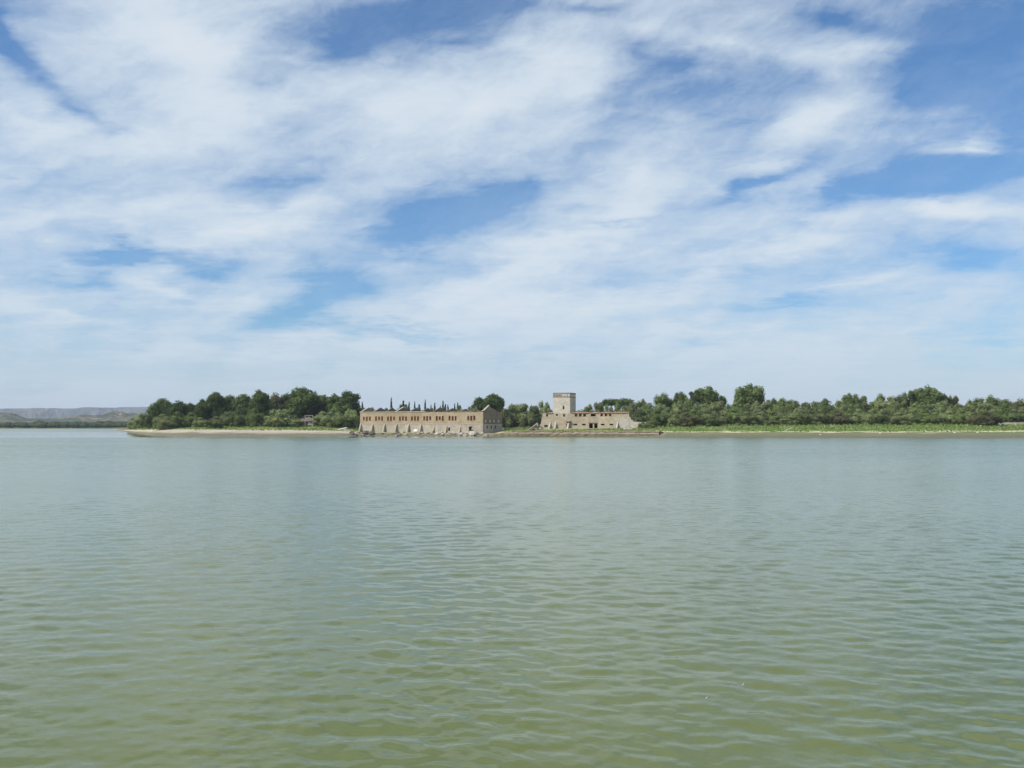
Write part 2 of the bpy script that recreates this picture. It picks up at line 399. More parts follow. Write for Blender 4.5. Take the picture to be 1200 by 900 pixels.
right = t.mix(t.smooth(zn, 1.28, 1.52), mud, mudg); right = t.mix(t.smooth(zn, 1.80, 1.9), right, (.50, .45, .30))
right = t.mix(t.smooth(zn, 2.0, 2.1), right, grass); right = t.mix(t.smooth(zn, 2.75, 2.95, 0, .75), right, dry)
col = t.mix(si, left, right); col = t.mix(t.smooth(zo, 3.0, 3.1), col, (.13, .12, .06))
t.l.new(col, p.inputs['Base Color'])
b = t.node('ShaderNodeBump'); b.inputs['Distance'].default_value = .3; t.l.new(n2, b.inputs['Height']); t.l.new(b.outputs[0], p.inputs['Normal'])
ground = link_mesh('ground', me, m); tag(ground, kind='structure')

# far bank: low plain behind the lake
m2, t, p = material('far_plain')
pos = t.node('ShaderNodeNewGeometry').outputs['Position']
t.l.new(t.mix(t.smooth(t.noise(pos, .01, 5, .6), .4, .6), (.09, .12, .045), (.17, .16, .075)), p.inputs['Base Color'])
pl = MB(); X0, X1 = -9300, 9300
pl.v = [(X0, 1490, -1), (X1, 1490, -1), (X0, 1503, 1.0), (X1, 1503, 1.0), (X0, 11500, 4), (X1, 11500, 4)]; pl.f = [(0,1,3,2), (2,3,5,4)]
tag(pl.build('far_bank', m2), kind='structure')

def range_mesh(name, d0, d1, nx, ny, hfun, mat, x0, x1):
    vs, fs = [], []
    for j in range(ny):
        for i in range(nx):
            d = d0 + (d1 - d0) * j / (ny - 1); px = x0 + (x1 - x0) * i / (nx - 1)
            uu = (px - 600) / F; x = uu * d
            vs.append((x, d, hfun(x, d, px, j / (ny - 1))))
    for j in range(ny-1):
        for i in range(nx-1): a = j*nx+i; fs.append((a, a+1, a+nx+1, a+nx))
    me = bpy.data.meshes.new(name); me.from_pydata(vs, [], fs)
    for q in me.polygons: q.use_smooth = False
    return tag(link_mesh(name, me, mat), kind='structure')
def fbm(x, y, z=0, o=5): return mnoise.fractal(Vector((x, y, z)), 0.9, 2.1, o)
def smooth(a, b, x):
    k = min(1, max(0, (x - a) / (b - a))); return k*k*(3-2*k)
# scrub hills 2.2 - 3.4 km
m, t, p = material('scrub_hill')
pos = t.node('ShaderNodeNewGeometry').outputs['Position']
n1 = t.noise(pos, .012, 6, .65); n2 = t.noise(pos, .05, 5, .7)
nr = t.node('ShaderNodeSeparateXYZ'); t.l.new(t.node('ShaderNodeNewGeometry').outputs['Normal'], nr.inputs[0])
col = t.mix(t.smooth(n1, .44, .54), (.23, .185, .135), (.060, .078, .038)); col = t.mix(t.smooth(n2, .47, .52), col, (.030, .045, .022))
col = t.mix(t.smooth(n2, .36, .28, 0, .8), col, (.36, .30, .23))
t.l.new(col, p.inputs['Base Color'])
def env(px, pts):
    for a, b in zip(pts, pts[1:]):
        if a[0] <= px <= b[0]: k = (px-a[0])/(b[0]-a[0]); k = k*k*(3-2*k); return a[1]+(b[1]-a[1])*k
    return pts[0][1] if px < pts[0][0] else pts[-1][1]
SC = [(-500, 486), (-40, 488), (5, 482.5), (12, 484), (35, 490), (60, 491), (90, 486.5), (115, 487), (135, 482.5), (150, 483.5), (175, 487), (300, 485), (500, 485), (700, 484), (1000, 486), (1500, 486)]
def h_scrub(x, d, px, j):
    top = (499 - env(px, SC)) * 2900 / F + 4.5
    prof = smooth(0, .55, j) * (1 - .6 * smooth(.6, 1, j))
    return 1.5 + max(0, top * prof * (.82 + .34 * fbm(x*.006, d*.003)) + fbm(x*.02, d*.02, 5) * 3.5 * prof)
range_mesh('scrub_hills', 1900, 3600, 520, 46, h_scrub, m, -500, 1500)
m, t, p = material('mesa_cliff')
pos = t.node('ShaderNodeNewGeometry').outputs['Position']
n1 = t.noise(t.mapping(pos, scale=(1, .3, .6)), .0035, 6, .65); n2 = t.noise(t.mapping(pos, scale=(1, .4, 2)), .014, 5, .7)
col = t.mix(t.smooth(n1, .42, .58), (.10, .095, .082), (.055, .063, .052)); col = t.mix(t.smooth(n2, .58, .68, 0, .8), col, (.25, .23, .205))
t.l.new(col, p.inputs['Base Color'])
MS = [(-600, 480), (-60, 480.5), (0, 479.5), (50, 478.6), (75, 478.8), (110, 477.4), (170, 477.4), (230, 478.5), (400, 480), (600, 481.5), (800, 482), (1500, 482)]
def h_mesa(x, d, px, j):
    px_ends = smooth(-650, -420, px) * (1 - smooth(1520, 1750, px))
    top = (499 - env(px, MS)) * 8400 / F
    gul = fbm(x*.0016, d*.0008, 2) * .5 + abs(fbm(x*.006, d*.002, 7)) * .5
    prof = smooth(0.0 + .22 * max(0, gul), .5 + .5 * max(0, gul) * .8, j)
    return 2 + (top * prof + fbm(x*.004, d*.004, 9) * 7 * prof * (1 - smooth(.85, 1, prof))) * (1 - .5 * smooth(.85, 1, j)) * (.1 + .9 * px_ends)
range_mesh('distant_mesa', 6600, 9300, 1000, 40, h_mesa, m, -650, 1750)

# ------------------------------------------------------------------ water
nr_, na_ = 1000, 720
rr = np.concatenate([6.5 * np.exp(np.linspace(0, math.log(260/6.5), nr_ - 60)), np.exp(np.linspace(math.log(262), math.log(9200), 60))])
aa = np.radians(np.linspace(-46, 46, na_))
RR, AA = np.meshgrid(rr, aa, indexing='ij')
WX, WY = RR * np.sin(AA), RR * np.cos(AA); WZ = np.zeros_like(WX)
spacing = np.maximum(RR * (math.log(260/6.5) / (nr_ - 60)), RR * (aa[1] - aa[0]))
gust = 0.82 + 0.22 * np.sin(WX * .031 + 1.3 * np.sin(WY * .017)) * np.sin(WY * .045 + WX * .02) + 0.20 * np.sin(WX * .33 + 1.7 * np.sin(WY * .21 + 1)) * np.sin(WY * .27 - WX * .11)
for k in range(92):
    lam = 0.13 * (1.6 / 0.13) ** (k / 91.0) * (0.9 + .2 * rng.random())
    th = math.radians(-96 + rng.normal(0, 34) + (16 if k % 3 else -42))
    kk = 2 * math.pi / lam
    slope = 0.0128 * (1.0 if lam < 1.4 else (1.4 / lam) ** 1.1) * (0.8 + .4 * rng.random())
    A = slope / kk
    ph = kk * (WX * math.cos(th) + WY * math.sin(th)) + rng.random() * 6.283
    ph = ph + 1.1 * np.sin(WX * (.21 + .05 * (k % 5)) + k) * np.cos(WY * .17 + 2.1 * k)
    wt = np.clip((lam / spacing - 2.6) / 3.0, 0, 1)
    s_ = np.sin(ph)
    WZ += A * wt * (s_ + .22 * np.cos(2 * ph)) * gust
edge = np.clip((math.radians(46) - np.abs(AA)) / math.radians(3), 0, 1) * np.clip((RR - 6.5) / 1.5, 0, 1)
WZ *= edge
wv = np.stack([WX, WY, WZ], -1).reshape(-1, 3)
ii, jj = np.meshgrid(np.arange(nr_ - 1), np.arange(na_ - 1), indexing='ij')
a = (ii * na_ + jj).ravel(); wf = np.stack([a, a + 1, a + na_ + 1, a + na_], -1)
wf = wf[:, ::-1]
# the rest of the lake, flat, round behind the viewer
n0 = len(wv); ang = np.radians(np.linspace(46, 314, 60)); rad = [0.0001, 6.5, 60, 400, 9200]
ev = [(r * math.sin(q), r * math.cos(q), 0.0) for r in rad for q in ang]
wv = np.concatenate([wv, np.array(ev)])
ef = []
for i in range(len(rad)-1):
    for j in range(len(ang)-1):
        b0 = n0 + i*len(ang)+j; ef.append((b0, b0+len(ang), b0+len(ang)+1, b0+1))
# small fan closing the disc under the viewer
n1_ = len(wv); fan = np.radians(np.linspace(-46, 46, 12)); wv = np.concatenate([wv, [(0, 0, 0)], [(6.5 * math.sin(q), 6.5 * math.cos(q), 0) for q in fan]])
tri = [(n1_, n1_ + 2 + j, n1_ + 1 + j) for j in range(11)]
allq = np.concatenate([wf, np.array(ef)])
me = bpy.data.meshes.new('water')
me.vertices.add(len(wv)); me.vertices.foreach_set('co', wv.astype(np.float32).ravel())
nl = allq.size + 33; me.loops.add(nl)
me.loops.foreach_set('vertex_index', np.concatenate([allq.ravel(), np.array(tri).ravel()]).astype(np.int32))
npoly = len(allq) + 11; me.polygons.add(npoly)
ls = np.concatenate([np.arange(len(allq)) * 4, len(allq) * 4 + np.arange(11) * 3]).astype(np.int32)
me.polygons.foreach_set('loop_start', ls)
me.polygons.foreach_set('use_smooth', np.ones(npoly, dtype=bool))
me.update(calc_edges=True); me.validate()
m, t, p = material('lake_water')
pos = t.node('ShaderNodeNewGeometry'); nrm = pos.outputs['Normal']; pos = pos.outputs['Position']
sp = t.node('ShaderNodeSeparateXYZ'); t.l.new(pos, sp.inputs[0])
big = t.noise(pos, .02, 4, .6)
base = t.mix(t.smooth(big, .35, .65), (.098, .118, .025), (.112, .131, .031))
t.l.new(base, p.inputs['Base Color'])
p.inputs['IOR'].default_value = 1.333; p.inputs['Specular IOR Level'].default_value = .5; 
def slopes(vec, s, det): return t.vmath('SUBTRACT', t.noise(vec, s, det, .6, .3, color=True), (.5, .5, .5))
mp = t.mapping(pos, rot=(0, 0, R(12)), scale=(.6, 1.4, 1))
sA = slopes(mp, 9.0, 5); sB = slopes(mp, .9, 2)
# the wind ripple: still under the shore, rough out on the lake; drifting cat's-paws
yy = t.math('MULTIPLY_ADD', t.math('SUBTRACT', t.noise(t.mapping(pos, scale=(.5, 1, 1)), .012, 3, .6), .5), 70, sp.outputs[1])
calm = t.math('MULTIPLY', t.smooth(yy, 366, 392), t.smooth(sp.outputs[1], 640, 760, 1, 0))
patch = t.smooth(t.noise(t.mapping(pos, scale=(.35, 1, 1)), .018, 4, .6), .3, .7, .75, 1.2)
amp = t.math('MULTIPLY', patch, t.math('SUBTRACT', 1.0, t.math('MULTIPLY', calm, .80)))
far = t.smooth(sp.outputs[1], 30, 200, 0.0, 1.0)
aA = t.math('MULTIPLY', amp, t.math('MULTIPLY_ADD', far, .0, .42)); aB = t.math('MULTIPLY', amp, t.math('MULTIPLY', far, .55))
sl_ = t.vmath('ADD', t.vmath('SCALE', sA, scale=aA), t.vmath('SCALE', sB, scale=aB))
# wind chop leans one way: steep faces to the south, long backs; beyond the modelled waves it is carried by the shading normal
sb = t.node('ShaderNodeSeparateXYZ'); t.l.new(sB, sb.inputs[0])
chop = t.math('MULTIPLY', t.math('MULTIPLY_ADD', t.math('ABSOLUTE', sb.outputs[2]), .50, .028), t.math('MULTIPLY', amp, far))
cv_ = t.node('ShaderNodeCombineXYZ'); t.l.new(t.math('MULTIPLY', chop, -1.0), cv_.inputs[1])
sl_ = t.vmath('ADD', t.vmath('MULTIPLY', sl_, (1, .35, 0)), cv_.outputs[0])
rfar = t.smooth(sp.outputs[1], 25, 240, .12, .14)
t.l.new(t.math('MULTIPLY', rfar, t.math('SUBTRACT', 1.0, t.math('MULTIPLY', calm, .85))), p.inputs['Roughness'])
t.l.new(t.vmath('NORMALIZE', t.vmath('ADD', nrm, sl_)), p.inputs['Normal'])
water = link_mesh('water', me, m); tag(water, kind='structure')

# ------------------------------------------------------------------ foliage
def leafy(lobes, size, per_area, seed, squash=1.0, up=0.0, core=0.72, norm=True):
    """crown of many small leaf sprays scattered over and into a set of lobes (centre, radii)"""
    r = np.random.default_rng(seed); V = []; Fc = []
    for (c, rad) in lobes:
        c = np.array(c); rad = np.array(rad)
        area = 4 * math.pi * (np.prod(rad)) ** (2/3); n = int(area * per_area)
        d = r.normal(size=(n, 3)); d /= np.linalg.norm(d, axis=1)[:, None]
        k = 1.0 - .38 * r.random(n) ** 1.7; k *= 1 + .16 * np.sin(d[:, 0]*7+seed) * np.sin(d[:, 1]*6+d[:, 2]*8)
        P = c + d * rad * k[:, None]
        nr = d / rad; nr /= np.linalg.norm(nr, axis=1)[:, None]; nr = nr + r.normal(0, .55, (n, 3)); nr[:, 2] += up; nr /= np.linalg.norm(nr, axis=1)[:, None]
        a = np.cross(nr, r.normal(size=(n, 3))); a /= np.linalg.norm(a, axis=1)[:, None]; b = np.cross(nr, a)
        s = size * (.55 + .9 * r.random(n))[:, None]
        i0 = len(V) and sum(len(x) for x in V)
        Q = np.stack([P - a*s, P - b*s*.6, P + a*s, P + b*s*.6], 1).reshape(-1, 3)
        V.append(Q); base = i0 + np.arange(n)[:, None] * 4; Fc.append(base + np.arange(4))
        # opaque heart of the lobe
        ic = bmesh.new(); bmesh.ops.create_icosphere(ic, subdivisions=2, radius=1.0)
        cv = np.array([vv.co[:] for vv in ic.verts]); cv = c + cv * rad * core * (1 + .12 * np.sin(cv[:, :1]*5 + seed)); i1 = i0 + len(Q)
        V.append(cv); cf = np.array([[vv.index for vv in f.verts] for f in ic.faces]) + i1; ic.free()
        Fc.append(np.concatenate([cf, cf[:, :1]*0 - 1], 1))
    V = np.concatenate(V)
    if norm:
        top_ = np.percentile(V[:, 2], 99.2); rad_ = np.percentile(np.hypot(V[:, 0], V[:, 1]), 88); V[:, 2] *= 9.8 / top_; V[:, :2] *= 4.7 / rad_
    fs = [tuple(int(q) for q in f if q >= 0) for A in Fc for f in A]
    me = bpy.data.meshes.new('crown'); me.from_pydata(V.tolist(), [], fs); return me
def trunk_mesh(h, r0, limbs, seed, spread=1.0, lean=0.0):
    rs = random.Random(seed); mb = MB(); mb.tube([(0, 0, -.6), (lean*.3, 0, h*.35), (lean*.7, .1*h*.1, h*.7), (lean, 0, h)], [r0*1.15, r0*.85, r0*.6, r0*.25], 7)
    for k in range(limbs):
        z = h * rs.uniform(.35, .85); an = rs.uniform(0, 6.28); ln = h * rs.uniform(.2, .4) * spread
        mb.tube([(lean*z/h, 0, z), (lean*z/h + math.cos(an)*ln*.5, math.sin(an)*ln*.5, z+ln*.35), (lean*z/h+math.cos(an)*ln, math.sin(an)*ln, z+ln*.55)], [r0*.4, r0*.28, r0*.1], 5)
    me = mb.mesh('trunk'); me.materials.append(M['bark']); return me
# every kind is made at reference size: about 10 m wide, 10 m high, base at z = 0
def var_pine(seed):
    rs = random.Random(seed); L = [((0, 0, 5.8), (3.6, 3.6, 3.3))]
    for k in range(9):
        an = rs.uniform(0, 6.28); q = rs.uniform(1.6, 3.1); L.append(((math.cos(an)*q, math.sin(an)*q, rs.uniform(3.2, 7.4)), (rs.uniform(1.6, 2.3),)*2 + (rs.uniform(1.3, 1.9),)))
    L.append(((rs.uniform(-1, 1), rs.uniform(-1, 1), 7.9), (2.3, 2.3, 1.9)))
    return leafy(L, .30, 6.5, seed, up=.3), trunk_mesh(7.5, .34, 6, seed)
def var_umbrella(seed):
    rs = random.Random(seed); L = [((0, 0, 7.8), (3.8, 3.8, 1.7))]
    for k in range(10):
        an = rs.uniform(0, 6.28); q = rs.uniform(2.2, 3.6); L.append(((math.cos(an)*q, math.sin(an)*q, rs.uniform(6.9, 8.2)), (rs.uniform(1.2, 1.7),)*2 + (rs.uniform(.9, 1.3),)))
    return leafy(L, .30, 6.5, seed, up=.3), trunk_mesh(8.0, .32, 7, seed, 1.2)
def var_round(seed):
    rs = random.Random(seed); L = [((0, 0, 5.5), (3.2, 3.2, 3.4))]
    for k in range(13):
        an = rs.uniform(0, 6.28); q = rs.uniform(1.5, 3.2); L.append(((math.cos(an)*q, math.sin(an)*q, rs.uniform(2.2, 8.2)), (rs.uniform(1.1, 1.9),)*3))
    L.append(((rs.uniform(-.8, .8), 0, 8.7), (1.2, 1.2, 1.3)))
    return leafy(L, .30, 5.5, seed), trunk_mesh(6.5, .36, 6, seed)
def var_poplar(seed):
    """open crown of upright plumes"""
    rs = random.Random(seed); L = []
    for k in range(20):
        an = rs.uniform(0, 6.28); q = rs.uniform(.3, 3.7); h = rs.uniform(3.0, 8.7) - max(0, q-1.5)*.5; rr_ = rs.uniform(.95, 1.6)
        L.append(((math.cos(an)*q, math.sin(an)*q, h), (rr_, rr_, rr_*rs.uniform(1.2, 1.8))))
    return leafy(L, .26, 6.0, seed, core=.6), trunk_mesh(7.0, .28, 8, seed, 1.1)
def var_tamarisk(seed):
    """feathery shrub, many plumes from the ground, uneven top"""
    rs = random.Random(seed); L = [((0, 0, 3.4), (3.4, 3.2, 3.4))]
    for k in range(17):
        an = rs.uniform(0, 6.28); q = rs.uniform(1.2, 4.1); r_ = rs.uniform(.9, 1.6)
        L.append(((math.cos(an)*q, math.sin(an)*q, rs.uniform(1.0, 8.4 - q*.9)), (r_, r_, r_*rs.uniform(1.0, 1.7))))
    for k in range(4): L.append(((rs.uniform(-2.4, 2.4), rs.uniform(-1, 1), rs.uniform(6.6, 7.7)), (1.0, 1.0, rs.uniform(1.1, 1.5))))
    return leafy(L, .25, 5.0, seed, core=.66), trunk_mesh(4.5, .22, 7, seed, 1.3)
def var_bush(seed):
    rs = random.Random(seed); L = [((0, 0, 4.0), (4.0, 3.8, 4.2))]
    for k in range(16):
        an = rs.uniform(0, 6.28); q = rs.uniform(2.0, 3.9); r_ = rs.uniform(1.1, 1.7)
        L.append(((math.cos(an)*q, math.sin(an)*q, rs.uniform(.9, 7.6 - q*.6)), (r_, r_, r_)))
    L.append(((rs.uniform(-1.5, 1.5), 0, 8.1), (1.6, 1.6, 1.5)))
    return leafy(L, .27, 5.0, seed, core=.7), trunk_mesh(4.0, .2, 6, seed, 1.3)
def var_cypress(seed):
    rs = random.Random(seed); L = []
    for k in range(9):
        z = 1.2 + k * .98; w = (2.6 if k < 4 else 2.6 * (1 - (k-3.5)/6.5)) * rs.uniform(.85, 1.1)
        L.append(((rs.uniform(-.2, .2), rs.uniform(-.2, .2), z), (w*1.5, w*1.5, 1.0)))
    return leafy(L, .5, 2.0, seed, up=.4, core=.8), trunk_mesh(2.5, .3, 0, seed)
KINDS = {}
for nm, fn, mat, cnt in (('pine', var_pine, 'pine', 4), ('umbrella', var_umbrella, 'pine', 2), ('round', var_round, 'poplar', 2), ('roundpine', var_round, 'pine', 2),
                         ('poplar', var_poplar, 'poplar', 4), ('tamarisk', var_tamarisk, 'tamarisk', 5), ('bush', var_bush, 'tamarisk', 3), ('brown', var_bush, 'brown', 2),
                         ('browntree', var_poplar, 'brown', 2), ('green', var_bush, 'poplar', 2), ('cypress', var_cypress, 'cypress', 3)):
    KINDS[nm] = []
    for q in range(cnt):
        c_, t_ = fn(hash(nm) % 1 + 31 * q + len(nm) * 7 + ord(nm[0])); c_.materials.append(M[mat]); KINDS[nm].append((c_, t_))
tree_n = 0
WIDER = {'poplar': 1.3, 'tamarisk': 1.12, 'pine': 1.08, 'roundpine': 1.08, 'round': 1.05, 'browntree': 1.2, 'cypress': 1.15}
ASPECT = {'cypress': 99, 'tamarisk': 1.5, 'bush': 1.4, 'brown': 1.4, 'green': 1.5, 'poplar': 1.25, 'pine': 1.3, 'umbrella': 1.25}
NAME = {'pine': ('pine_tree', 'tree'), 'umbrella': ('pine_tree', 'tree'), 'round': ('broadleaf_tree', 'tree'), 'roundpine': ('pine_tree', 'tree'), 'poplar': ('poplar_tree', 'tree'),
        'tamarisk': ('tamarisk_tree', 'tree'), 'bush': ('tamarisk_shrub', 'shrub'), 'brown': ('tamarisk_shrub', 'shrub'), 'browntree': ('broadleaf_tree', 'tree'), 'green': ('green_shrub', 'shrub'), 'cypress': ('cypress_tree', 'tree')}
def tree(kind, px, top, w, dist, label, group=None, base=None):
    """a tree dist metres away whose crown is w picture pixels wide and reaches up to 'top'"""
    global tree_n; tree_n += 1
    x = (px - 600) / F * dist
    zb = ground_z(x, dist) if base is None else base
    H = zat(top, dist) - zb; Wm = w * dist / F
    crown, trunk = KINDS[kind][tree_n % len(KINDS[kind])]
    nm, cat = NAME[kind]
    root = empty(nm, (x, dist, zb - .15), random.Random(tree_n).uniform(0, 6.28), label, cat, group)
    q = Wm / 10.0 * WIDER.get(kind, 1.0); hz_ = H / 10.0; cz = min(hz_, q * ASPECT.get(kind, 1.3))
    co_ = bpy.data.objects.new('crown', crown); COL.objects.link(co_); co_.parent = root
    co_.scale = (q, q, cz); co_.location = (0, 0, (hz_ - cz) * 10.0)
    to_ = bpy.data.objects.new('trunk', trunk); COL.objects.link(to_); to_.parent = root
    to_.scale = (q, q, hz_ if cz == hz_ else hz_ * 1.12)
    return root

G1 = 'pines of the wood on the left point'
for a in [
 ('pine', 190, 467, 25, 545, 'round dark pine at the far left end of the wood on the point', G1),
 ('pine', 206, 470.5, 22, 535, 'lower flat-topped pine just right of the leftmost round pine', G1),
 ('pine', 222, 472.5, 22, 540, 'low pine in the dip of the wood left of the small domed pine', G1),
 ('roundpine', 237, 468.5, 19, 530, 'small domed pine immediately left of the tall narrow pine', G1),
 ('pine', 253, 459.5, 20, 525, 'tall narrow round-headed pine standing above the left part of the wood', G1),
 ('pine', 267, 464, 20, 540, 'middling pine filling the gap right of the tall narrow pine', G1),
 ('pine', 284, 462, 26, 530, 'broad level-topped pine between the tall narrow pine and the bushy upright one', G1),
 ('roundpine', 303, 458, 24, 520, 'bushy upright dark tree whose crown reaches almost to the ground, left of the brownish trees', G1),
 ('browntree', 322, 461.5, 20, 545, 'thin brownish-grey tree showing between dark crowns in the middle of the wood', G1),
 ('browntree', 336, 461, 20, 550, 'brownish leafless-looking tree left of the biggest pine', G1),
 ('pine', 345, 458.5, 22, 530, 'pine leaning on the left flank of the biggest pine', G1),
 ('pine', 357, 454.2, 38, 515, 'largest and highest pine of the wood, spreading dark crown above the shed', G1),
 ('pine', 378, 463, 26, 525, 'pine right of the biggest one, with a flat shaded top', G1),
 ('roundpine', 392, 462.5, 22, 520, 'pine between the flat shaded one and the round right-hand end pine', G1),
 ('pine', 409, 458, 21, 515, 'round pine at the right-hand end of the wood, nearest the long ruin', G1),
 ('roundpine', 396, 471, 24, 508, 'lower pine tucked under the round right-hand end pine', G1)]: tree(*a)
for px, top, lab in ((199, 474, 'left of'), (214, 475, 'right of'), (230, 474, 'two crowns right of')):
    tree('pine', px, top, 24, 575, 'pine deep in the wood, ' + lab + ' the low flat-topped one', G1)
for px, top, lab in ((245, 471, 'left of the tall narrow pine'), (262, 470, 'right of the tall narrow pine'), (275, 469, 'left of the broad level-topped pine'), (294, 467, 'right of the broad level-topped pine'),
                     (313, 466, 'left of the thin brownish-grey tree'), (329, 466, 'between the two brownish trees'), (342, 464, 'left of the biggest pine'), (370, 464, 'right of the biggest pine'),
                     (386, 468, 'left of the pine next to the end one'), (401, 467, 'left of the round end pine'), (415, 472, 'right of the round end pine')):
    tree('pine', px, top, 26, 570, 'pine deep in the wood, just ' + lab, G1)
G2 = 'shrubs along the beach in front of the pine wood'
for a in [
 ('bush', 156, 489, 14, 735, 'leftmost small grey-green shrub where the beach begins', G2),
 ('bush', 164, 484.5, 17, 640, 'second shrub from the left end of the wood, a little taller than the end one', G2),
 ('green', 176, 478.5, 24, 560, 'sloping green tree under the left end of the wood', G2),
 ('bush', 190, 485, 24, 505, 'rounded grey-green shrub below the leftmost pine', G2),
 ('green', 208, 482, 26, 515, 'dark green shrub in the shade below the flat-topped pine', G2),
 ('bush', 196, 488, 22, 500, 'front grey-green shrub on the grass edge, below the leftmost pine', G2),
 ('green', 224, 483, 22, 515, 'bright green shrub below the dip in the wood', G2),
 ('bush', 236, 489, 20, 510, 'pale low shrub left of the dark round shrub at the beach', G2),
 ('bush', 252, 487.5, 22, 488, 'dark round shrub standing forward on the beach grass, below the tall narrow pine', G2),
 ('bush', 266, 483, 20, 515, 'grey shrub under the middling pine', G2),
 ('green', 279, 480, 22, 505, 'soft green shrub left of the brightest green one', G2),
 ('green', 297, 478.5, 20, 502, 'brightest green shrub under the bushy upright tree', G2),
 ('tamarisk', 330, 479.5, 38, 498, 'large pale grey-green dome of tamarisk left of the shed', G2),
 ('bush', 312, 487, 20, 505, 'small dark shrub at the left foot of the large pale dome', G2),
 ('bush', 378, 482, 24, 500, 'grey-green shrub just right of the shed', G2),
 ('tamarisk', 392, 482.5, 26, 490, 'spreading tamarisk hanging over the pale slab on the beach', G2),
 ('tamarisk', 412, 479.5, 24, 498, 'tamarisk against the left end of the long ruin', G2),
 ('bush', 402, 485, 18, 492, 'shrub between the spreading tamarisk and the ruin', G2),
 ('green', 240, 478, 26, 535, 'green understorey tree below the small domed pine', G2),
 ('green', 268, 475, 26, 528, 'understorey tree filling the shade between the tall narrow and the broad pine', G2),
 ('green', 318, 473, 26, 525, 'understorey tree below the brownish-grey tree', G2),
 ('green', 345, 474, 28, 530, 'understorey tree behind the large pale dome', G2),
 ('green', 378, 474, 28, 522, 'understorey tree behind the shed and its right-hand shrub', G2)]: tree(*a)
G3 = 'cypresses behind the long ruin'
cy = [(420.5, 470.2, 3.0, 'left cypress of the pair beside the end of the pine wood'), (424.6, 470.5, 3.0, 'right cypress of the pair beside the end of the pine wood'),
 (458.5, 466.3, 3.2, 'lone tall cypress spire over the third gable of the long ruin'), (472.5, 469.5, 4.2, 'cypress rising from the dark clump over the fourth gable'),
 (479.3, 470.5, 3.0, 'slim cypress at the right edge of the dark clump'), (486, 470.6, 3.0, 'slim cypress standing alone over the fifth gable'),
 (491.3, 474, 4.4, 'short blunt cypress left of the tallest needle'), (498.2, 467.8, 2.8, 'needle-thin tall cypress over the middle of the long ruin'),
 (505.2, 474.3, 2.4, 'short thin cypress right of the needle-thin one'), (509.5, 472, 2.8, 'slim cypress over the seventh gable'),
 (516, 475, 2.6, 'short cypress at the left of the close row of four'), (519, 469.8, 3.4, 'tallest cypress of the close row of four'),
 (522, 473.5, 3.2, 'third cypress of the close row of four'), (525, 474, 3.0, 'right-hand cypress of the close row of four'),
 (532.8, 472.7, 3.0, 'left cypress of the last pair before the round pines'), (536.4, 472, 3.2, 'right cypress of the last pair before the round pines')]
for px, top, w, lab in cy: tree('cypress', px, top, w * 1.15, 590 + 3*math.sin(px), lab, G3)
for px, top, w, k, lab in [(436, 477.5, 16, 'bush', 'dull grey bush behind the first gable of the long ruin'), (470, 474, 12, 'green', 'dark clump of greenery round a cypress over the fourth gable'),
  (476, 473.6, 9, 'green', 'small dark clump right of the cypress over the fourth gable'), (490, 477.5, 13, 'bush', 'dark bush under the short blunt cypress'),
  (505, 478, 16, 'bush', 'dark bush under the thin cypresses right of the middle'), (522, 476.8, 16, 'bush', 'dark bush at the foot of the close row of four cypresses'),
  (538, 474.8, 12, 'green', 'yellowish green bush beside the last pair of cypresses'), (550, 476.5, 12, 'bush', 'grey bush left of the two round pines'), (452, 478.3, 14, 'bush', 'low bush between the first gable and the lone cypress')]:
    tree(k, px, top, w, 570, lab, 'bushes behind the long ruin')
for a in [('pine', 562, 465.5, 18, 540, 'left and lower of the two round dark pines behind the gable end', 'pair of pines behind the gable end'),
          ('pine', 578, 461.5, 25, 535, 'right and higher of the two round dark pines behind the gable end', 'pair of pines behind the gable end'),
          ('tamarisk', 556, 477, 14, 525, 'pale green shrub beneath the left of the two round pines', None),
          ('tamarisk', 593, 477, 26, 500, 'tamarisk right behind the gable end of the long ruin', 'tamarisks between the two ruins'),
          ('tamarisk', 603, 473.5, 28, 505, 'feathery tamarisk second from the gable end', 'tamarisks between the two ruins'),
          ('tamarisk', 616, 473.5, 30, 502, 'feathery tamarisk in the middle between the two ruins', 'tamarisks between the two ruins'),
          ('tamarisk', 628, 475.5, 26, 498, 'low tamarisk dipping left of the tower', 'tamarisks between the two ruins'),
          ('tamarisk', 638, 471.2, 26, 500, 'tallest tamarisk, close against the left of the tower', 'tamarisks between the two ruins'),
          ('tamarisk', 688, 474.5, 20, 520, 'small hazy tamarisk behind the fort wall right of the tower', None),
          ('tamarisk', 701, 471.8, 22, 515, 'hazy pale tamarisk between the tower and the umbrella pines', None),
          ('umbrella', 716, 466.8, 20, 530, 'left of the two flat-topped umbrella pines behind the fort', 'umbrella pines behind the fort'),
          ('umbrella', 733, 466.2, 25, 528, 'right and wider of the two flat-topped umbrella pines behind the fort', 'umbrella pines behind the fort'),
          ('tamarisk', 712, 475, 20, 505, 'olive tamarisk below the left umbrella pine', None),
          ('tamarisk', 730, 473, 24, 500, 'light olive tamarisk below the right umbrella pine', None),
          ('tamarisk', 743, 472, 22, 480, 'tamarisk filling the corner behind the broken end of the fort', None),
          ('tamarisk', 753, 468, 18, 500, 'grey plumed tamarisk right of the umbrella pines', None)]: tree(*a)
G4 = 'tall trees rising behind the right bank thicket'
